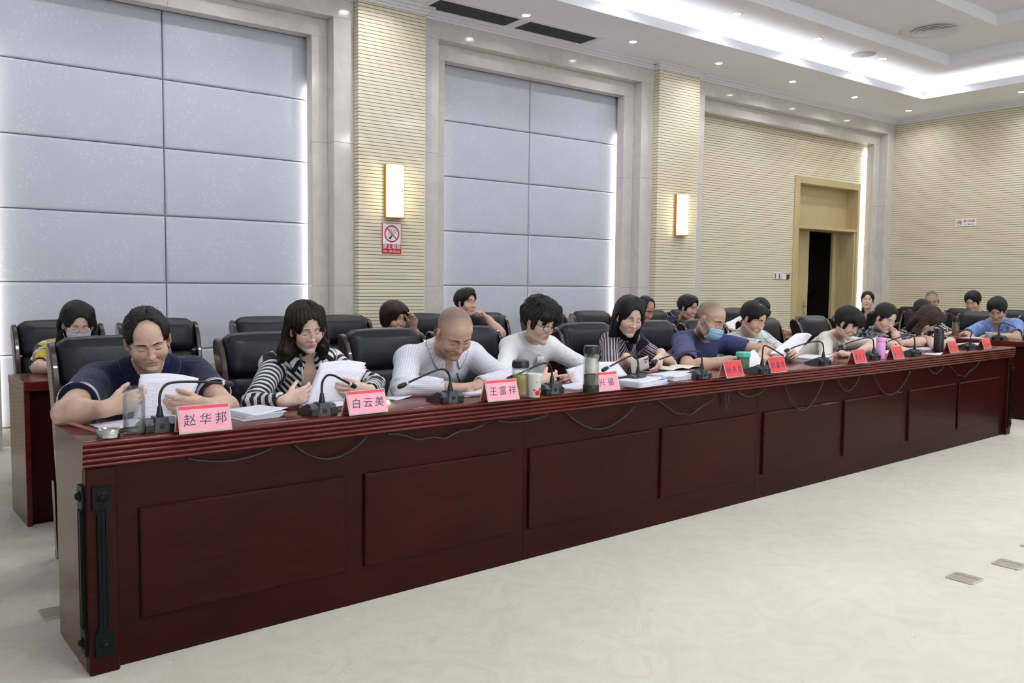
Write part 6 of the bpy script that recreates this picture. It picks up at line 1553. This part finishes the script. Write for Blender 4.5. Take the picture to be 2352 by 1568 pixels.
# ---- drinking vessels
def vessel(name, label, x, y, cat, z=ZT, where=None):
    loc = W3(*pz(x, y, z), z) if where is None else where
    e = empty(name, loc, DA); tag(e, label, cat); return e
e = vessel('glass_bottle', 'open clear glass bottle half full of water at the left end of the desk', 309, 996, 'bottle')
MB().lathe([(.030, .002), (.0345, .006), (.0355, .03), (.0355, .115), (.033, .128), (.031, .134), (.0315, .158), (.0300, .158), (.0295, .136), (.0315, .127), (.0335, .113), (.0335, .012), (.028, .008)], 28).build('glass_wall', M_GLASS, e, smooth=True)
MB().lathe([(.0, .0085), (.0275, .0088), (.0332, .0125), (.0332, .108), (.0, .108)], 24).build('water', M_WATER, e, auto=40)
e = vessel('bottle_lid', 'metal screw lid lying left of the clear water bottle', 250, 1004, 'lid')
MB().lathe([(.030, 0), (.034, .002), (.034, .012), (.036, .013), (.036, .026), (.034, .028), (.030, .024), (.0, .023)], 28).build('cap', M_CHROME, e, auto=40)
for r, h in ((.0365, .017), (.0365, .022)): MB().tube([(r*cos(q), r*sin(q), h) for q in np.linspace(0, 2*pi, 25)], .0012, 5, cap=False).build('rib', M_CHROME, e, smooth=True)
def tea_bottle(label, x, y, R, Ht, lidh, lvl, tea, z=ZT, where=None, base=False):
    e = vessel('tea_bottle', label, x, y, 'bottle', z, where)
    MB().lathe([(R*.86, .001), (R*.97, .005), (R, .02), (R, Ht-lidh-.01), (R*.93, Ht-lidh), (R*.88, Ht-lidh), (R*.92, Ht-lidh-.012), (R*.92, .012), (R*.8, .008)], 26).build('glass_wall', M_GLASS, e, smooth=True)
    MB().lathe([(0, .0085), (R*.79, .009), (R*.91, .013), (R*.91, lvl), (0, lvl)], 22).build('tea', tea, e, auto=40)
    MB().lathe([(R*.90, Ht-lidh), (R*.98, Ht-lidh+.002), (R*1.0, Ht-lidh*.55), (R*.94, Ht-.003), (R*.8, Ht), (0, Ht)], 26).build('lid', M_LID, e, auto=40)
    if base: MB().lathe([(R*1.0, 0), (R*1.03, .002), (R*1.03, .034), (R*1.0, .036)], 26).build('base_cap', M_LID, e, auto=40)
    return e
tea_bottle('glass bottle of yellow tea with a black lid beside the paper cup', 1195, 910, .040, .165, .034, .100, M_TEA)
fl_ = tea_bottle('tall tea flask with black lid and strainer before the person in white', 1357, 900, .038, .222, .040, .085, thin_glass('dark_tea', (.16, .15, .09), .35), base=True)
MB().lathe([(.028, .09), (.030, .092), (.030, .16), (.028, .162)], 18).build('strainer', mat('strainer_cream', (.70, .66, .55), .4, metal=.3), fl_, auto=40)
tea_bottle('tea bottle with amber tea on the cross desk', 0, 0, .036, .215, .055, .11, M_TEAD, where=tuple(pw(2194, 772, 9.06)[:2])+(.765,))
tb = tea_bottle('tea bottle with amber tea on the back row desk behind the masked man', 0, 0, .036, .21, .05, .12, M_TEAD, where=W3(px(1555, 785, 2.12)[0], 2.12, .752))
e = vessel('paper_cup', 'white paper cup with red dots beside the tea bottle', 1227, 911, 'cup')
MB().lathe([(.026, .0), (.0355, .100), (.0375, .102), (.0375, .106), (.035, .106), (.0335, .102), (.0245, .006), (0, .005)], 28).build('cup_wall', mat('cup_white', (.82, .82, .82), .45), e, smooth=True)
def cup_dot(e, ang, z, r, rc_=.0266, slope=.095):
    pts = []
    for q in np.linspace(0, 2*pi, 15)[:-1]:
        zz = z+r*sin(q); R = rc_+slope*zz+.0004; a = ang+r*cos(q)/R; pts.append((R*cos(a), R*sin(a), zz))
    MB().add(pts, [tuple(range(14))]).build('red_dot', M_RED, e)
for a, z, r in ((-1.75, .020, .012), (-1.35, .036, .0070), (-.85, .016, .010), (-2.3, .034, .005), (-1.95, .070, .0028), (-.75, .078, .0035)): cup_dot(e, a, z, r)
e = vessel('paper_cup', 'plain white paper cup on the cross desk', 0, 0, 'cup', where=tuple(pw(2271, 790, 8.93)[:2])+(.765,))
MB().lathe([(.028, .0), (.038, .070), (.040, .072), (.036, .072), (.026, .006), (0, .005)], 24).build('cup_wall', MATS['cup_white'], e, smooth=True)
e = vessel('tea_jar', 'small green jar with a turquoise lid beside a red name plate', 1706, 850, 'jar')
MB().lathe([(.034, .0), (.038, .004), (.038, .078), (.034, .084)], 24).build('jar_wall', thin_glass('green_jar', (.20, .36, .20), .45), e, auto=40)
MB().lathe([(.043, .082), (.044, .086), (.043, .108), (.038, .112), (0, .112)], 24).build('lid', mat('turquoise_lid', srgb(110, 205, 185), .4), e, auto=40)
e = vessel('thermos', 'slim pink thermos standing on the desk before the woman in the floral blouse', 2022, 824, 'thermos')
MB().lathe([(.030, 0), (.032, .003), (.032, .118), (.031, .120)], 24).build('body', mat('pink_enamel', srgb(232, 160, 222), .35), e, auto=40)
MB().lathe([(.031, .121), (.032, .123), (.032, .148), (.029, .152), (0, .153)], 24).build('lid', MATS['pink_enamel'], e, auto=40)
e = vessel('thermos', 'black thermos standing before the woman with long brown hair', 2155, 810, 'thermos')
MB().lathe([(.035, 0), (.037, .003), (.037, .135), (.036, .137)], 24).build('body', M_LID, e, auto=40)
MB().lathe([(.038, .138), (.038, .150), (.036, .152)], 24).build('band', mat('dark_band', (.05, .05, .055), .4), e, auto=40)
MB().lathe([(.036, .153), (.036, .185), (.033, .189), (0, .189)], 24).build('lid', M_LID, e, auto=40)

# ---- papers, notebooks and the phone
def DL(P, p): return V(P)+p['B']
e = empty('leather_portfolio', W3(*pz(335, 978), ZT), DA+.05); tag(e, 'open brown leather portfolio before the man in the navy polo shirt', 'notebook')
MB().cbox(-.17, .015, -.075, .11, 0, .006, .002).build('cover', mat('brown_leather', srgb(120, 58, 38), .5), e)
MB().add([(-.175, -.07, .004), (-.15, -.075, .004), (-.22, .055, .030), (-.245, .05, .030)], [(0, 1, 2, 3)]).build('cover_flap', MATS['brown_leather'], e)
paper_mesh('page', lambda u, v: np.array([-.155+.155*u, .10-.16*v, .009+.006*u]), e, M_PAPER); paper_mesh('page', lambda u, v: np.array([.01+.15*u, .10-.15*v, .014+.008*sin(pi*u)]), e, M_PRINT)
MB().box(.0, .155, -.055, .105, .0, .009).build('page_block', mat('page_edges', (.70, .68, .58), .8), e)
paper_stack('fanned stack of papers right of the first name plate', *pz(572, 955), .10, 9, w_=.15, h_=.20, fan=.03)
def PT(x, y, t): return px(x, y, t)
held_sheets('printed sheets held by the man in the navy polo shirt', [PT(320, 869, .32), PT(455, 881, .33), PT(428, 950, .29), PT(306, 962, .28)], 2, None, .012, spread=(.010, .022, .012))
held_sheets('sheets held by the woman in the striped jacket', [PT(736, 846, .36), PT(842, 850, .37), PT(800, 922, .31), PT(700, 932, .30)], 3, None, .010, spread=(.008, .016, .010))
paper_stack('papers lying under the hands of the woman in the striped jacket', *pz(745, 938), -.2, 6, w_=.17, h_=.16, fan=.02)
paper_stack('single sheet lying right of the second name plate', *pz(908, 914), .3, 1, w_=.10, h_=.10)
paper_stack('papers under the hand of the balding man who is writing', *pz(1088, 904), -.1, 7, w_=.19, h_=.19, fan=.02)
held_sheets('curling sheets held by the person in the white blouse', [PT(1300, 848, .34), PT(1405, 832, .33), PT(1438, 862, .26), PT(1318, 884, .26)], 2, None, .03, twist=.02, spread=(.02, -.01, .0))
paper_stack('papers lying before the person in the white blouse', *pz(1325, 890), .2, 4, w_=.20, h_=.16, fan=.02)
paper_stack('document stack with a blue binder clip', *pz(1470, 883), .12, 9, w_=.24, h_=.17, dz=.003, clip=('blue', srgb(110, 160, 235), (.10, -.075)))
paper_stack('document stack with a pink binder clip', *pz(1545, 868), .12, 8, w_=.26, h_=.18, dz=.003, clip=('pink', srgb(240, 130, 160), (.10, -.08)))
e = empty('open_notebook', W3(*pz(1555, 856), ZT+.0), DA+.05); tag(e, 'open cream notebook before the woman with the phone', 'notebook')
for s in (-1, 1): paper_mesh('page', lambda u, v, s=s: np.array([s*.15*u, .07-.15*v, .030+.010*sin(pi*u)]), e, paper_mat('cream_page', True, (.80, .79, .68)) if s < 0 else bpy.data.materials['cream_page'])
MB().box(-.15, .15, -.078, .072, .026, .029).build('cover', M_BLACK, e); MB().box(-.14, .14, -.07, .065, 0, .0265).build('page_block', MATS['page_edges'], e)
paper_stack('papers behind the green jar with a blue clip', *pz(1755, 838), .1, 6, w_=.2, h_=.18, clip=('sky', srgb(120, 170, 240), (-.02, -.085)))
held_sheets('white sheet leaning up beside the green jar', [PT(1722, 808, .26), PT(1735, 806, .30), PT(1762, 842, .20), PT(1716, 846, .16)], 1, M_PAPER, .01)
held_sheets('grey-backed sheet held up by the man in the checked shirt', [PT(1828, 766, .36), PT(1865, 770, .42), PT(1828, 818, .30), PT(1768, 812, .28)], 1, M_PAPER, .02)
paper_stack('thick stack with a yellow binder clip', *pz(1862, 830), .08, 11, w_=.25, h_=.20, dz=.003, clip=('yellow', srgb(215, 225, 80), (-.03, -.10)))
paper_stack('notes under the hands of the woman in the cream jacket', *pz(1965, 818), .05, 5, w_=.24, h_=.18)
paper_stack('papers before the woman in the floral blouse', *pz(2050, 812), .1, 6, w_=.26, h_=.20)
paper_stack('papers between the floral blouse and the black thermos', *pz(2120, 803), -.1, 6, w_=.28, h_=.2)
paper_stack('sheet lying before the black thermos', *pz(2143, 813), .3, 1, w_=.16, h_=.12)
paper_stack('papers behind the last name plates', *pz(2225, 796), -.1, 8, w_=.24, h_=.18, dz=.003)
paper_stack('notebook pages on the back row desk of the masked woman', *pz(120, 853, .752), .3, 3, w_=.15, h_=.1, z=.752, group='papers on the back row desk')
def far_stack(lab, x, y, n=3): 
    e = empty('paper_stack', (x, y, .765), Q_FAR+.1); tag(e, lab, 'papers', 'papers on the cross desk')
    for k in range(n): paper_mesh('sheet', lambda u, v, k=k: np.array([(u-.5)*.26+.004*k, (.5-v)*.18, .002+.003*k]), e, M_PAPER, 4, 4, thick=.002)
far_stack('open notes under the hands of the man in the light blue shirt', 9.0, 4.1); far_stack('sheet on the cross desk beside the tea bottle', 9.0, 4.85)

def pen(label, p, hand, tilt=(.1, .25, 1.0), col=(.02, .02, .025), L_=.145, off=(0, 0, 0)):
    Wp, hd, hn, tips = p['hands'][hand]; rz = p['o'].rotation_euler[2]; c, s = cos(rz), sin(rz); B = np.array(p['o'].location)
    t0 = (tips[0]+tips[4])/2+V(off); d = unit(tilt); a, b = t0-d*.028, t0+d*(L_-.028)
    g = lambda P: np.array([B[0]+P[0]*c-P[1]*s, B[1]+P[0]*s+P[1]*c, P[2]]); A_, B_ = g(a), g(b)
    e = empty('pen', tuple(A_)); tag(e, label, 'pen'); D = B_-A_
    MB().tube([D*0, D*.07], [.0008, .0042], 8).build('tip', M_STEEL, e, smooth=True); MB().tube([D*.07, D*.62], .0045, 8).build('barrel', mat('pen_%d' % int(col[0]*1000), col, .3), e, smooth=True); MB().tube([D*.62, D*1.0], .0048, 8).build('cap', M_BLACK, e, smooth=True)
pen('black pen with which the balding man writes', p3, 'R', (-.30, .10, 1.0))
pen('grey pen in the hand of the woman in the striped jacket', p2, 'R', (-.05, .1, 1.0), (.3, .3, .32))
pen('pen in the hand of the woman in the cream jacket', p8, 'R', (-.45, .2, 1.0))
pen('pen in the hand of the woman in the floral blouse', p9, 'R', (-.7, .3, .8), (.5, .5, .52))
pen('pen with which the man in the light blue shirt writes', f4, 'R', (-.5, .3, 1.0), (.6, .6, .6))
# phone in a translucent case
TL, TR, BR, BL = [np.array(W3(*PT(*q))) for q in ((1441, 834, .30), (1490, 815, .30), (1498, 842, .30), (1448, 860, .30))]
c = (TL+TR+BR+BL)/4; ux = unit((TR-TL)+(BR-BL)); uz = unit((TL-BL)+(TR-BR)); uz = unit(uz-ux*np.dot(ux, uz)); uy = np.cross(uz, ux)
e = empty('smartphone', tuple(c)); tag(e, 'smartphone in a pale case held by the long-haired woman', 'phone')
M = Matrix(((ux[0], uy[0], uz[0], 0), (ux[1], uy[1], uz[1], 0), (ux[2], uy[2], uz[2], 0), (0, 0, 0, 1)))
MB().cushion(-.074, .074, -.0045, .0045, -.036, .036, .006, nseg=6).xf(M).build('case', mat('phone_case', (.50, .46, .44), .3), e, smooth=True)
MB().box(-.070, .070, .0046, .0052, -.033, .033).xf(M).build('screen', mat('phone_screen', (.01, .01, .012), .1), e)
for i, (x, z) in enumerate(((.045, .020), (.056, .020), (.067, .020), (.050, .005))): MB().lathe([(.0045, 0), (.0045, .002), (.003, .003)], 12).xf(M @ Matrix.Translation((x-.006, -.0045, z)) @ Matrix.Rotation(pi/2, 4, 'X')).build('camera_lens', M_BLACK, e)
# wrist watches
def watch(p, hand, lab, face=(.7, .66, .55), strap=(.03, .02, .015)):
    E, Wp = p['E'][hand], p['W'][hand]; a = unit(Wp-E); c = Wp-a*.016
    e = empty('wrist_watch', (0, 0, 0)); e.parent = p['o']; e['label'] = lab
    MB().tube(ring_pts(c, a, .0295, 22), .0055, 6, cap=False).build('watch_strap', mat('watch_strap', strap, .5), e, smooth=True)
    n = unit(np.cross(a, np.cross(V(0, -.5, 1), a))); R_ = Vector((0, 0, 1)).rotation_difference(Vector(n)).to_matrix().to_4x4()
    MB().lathe([(.017, 0), (.018, .004), (.016, .008), (.0, .008)], 20).xf(Matrix.Translation(c+n*.030) @ R_).build('watch_case', mat('watch_face', face, .2, metal=.3), e, auto=40)
watch(p3, 'L', 'gold-faced watch on a dark strap'); watch(f4, 'L', 'steel watch', (.6, .6, .6), (.4, .4, .4))
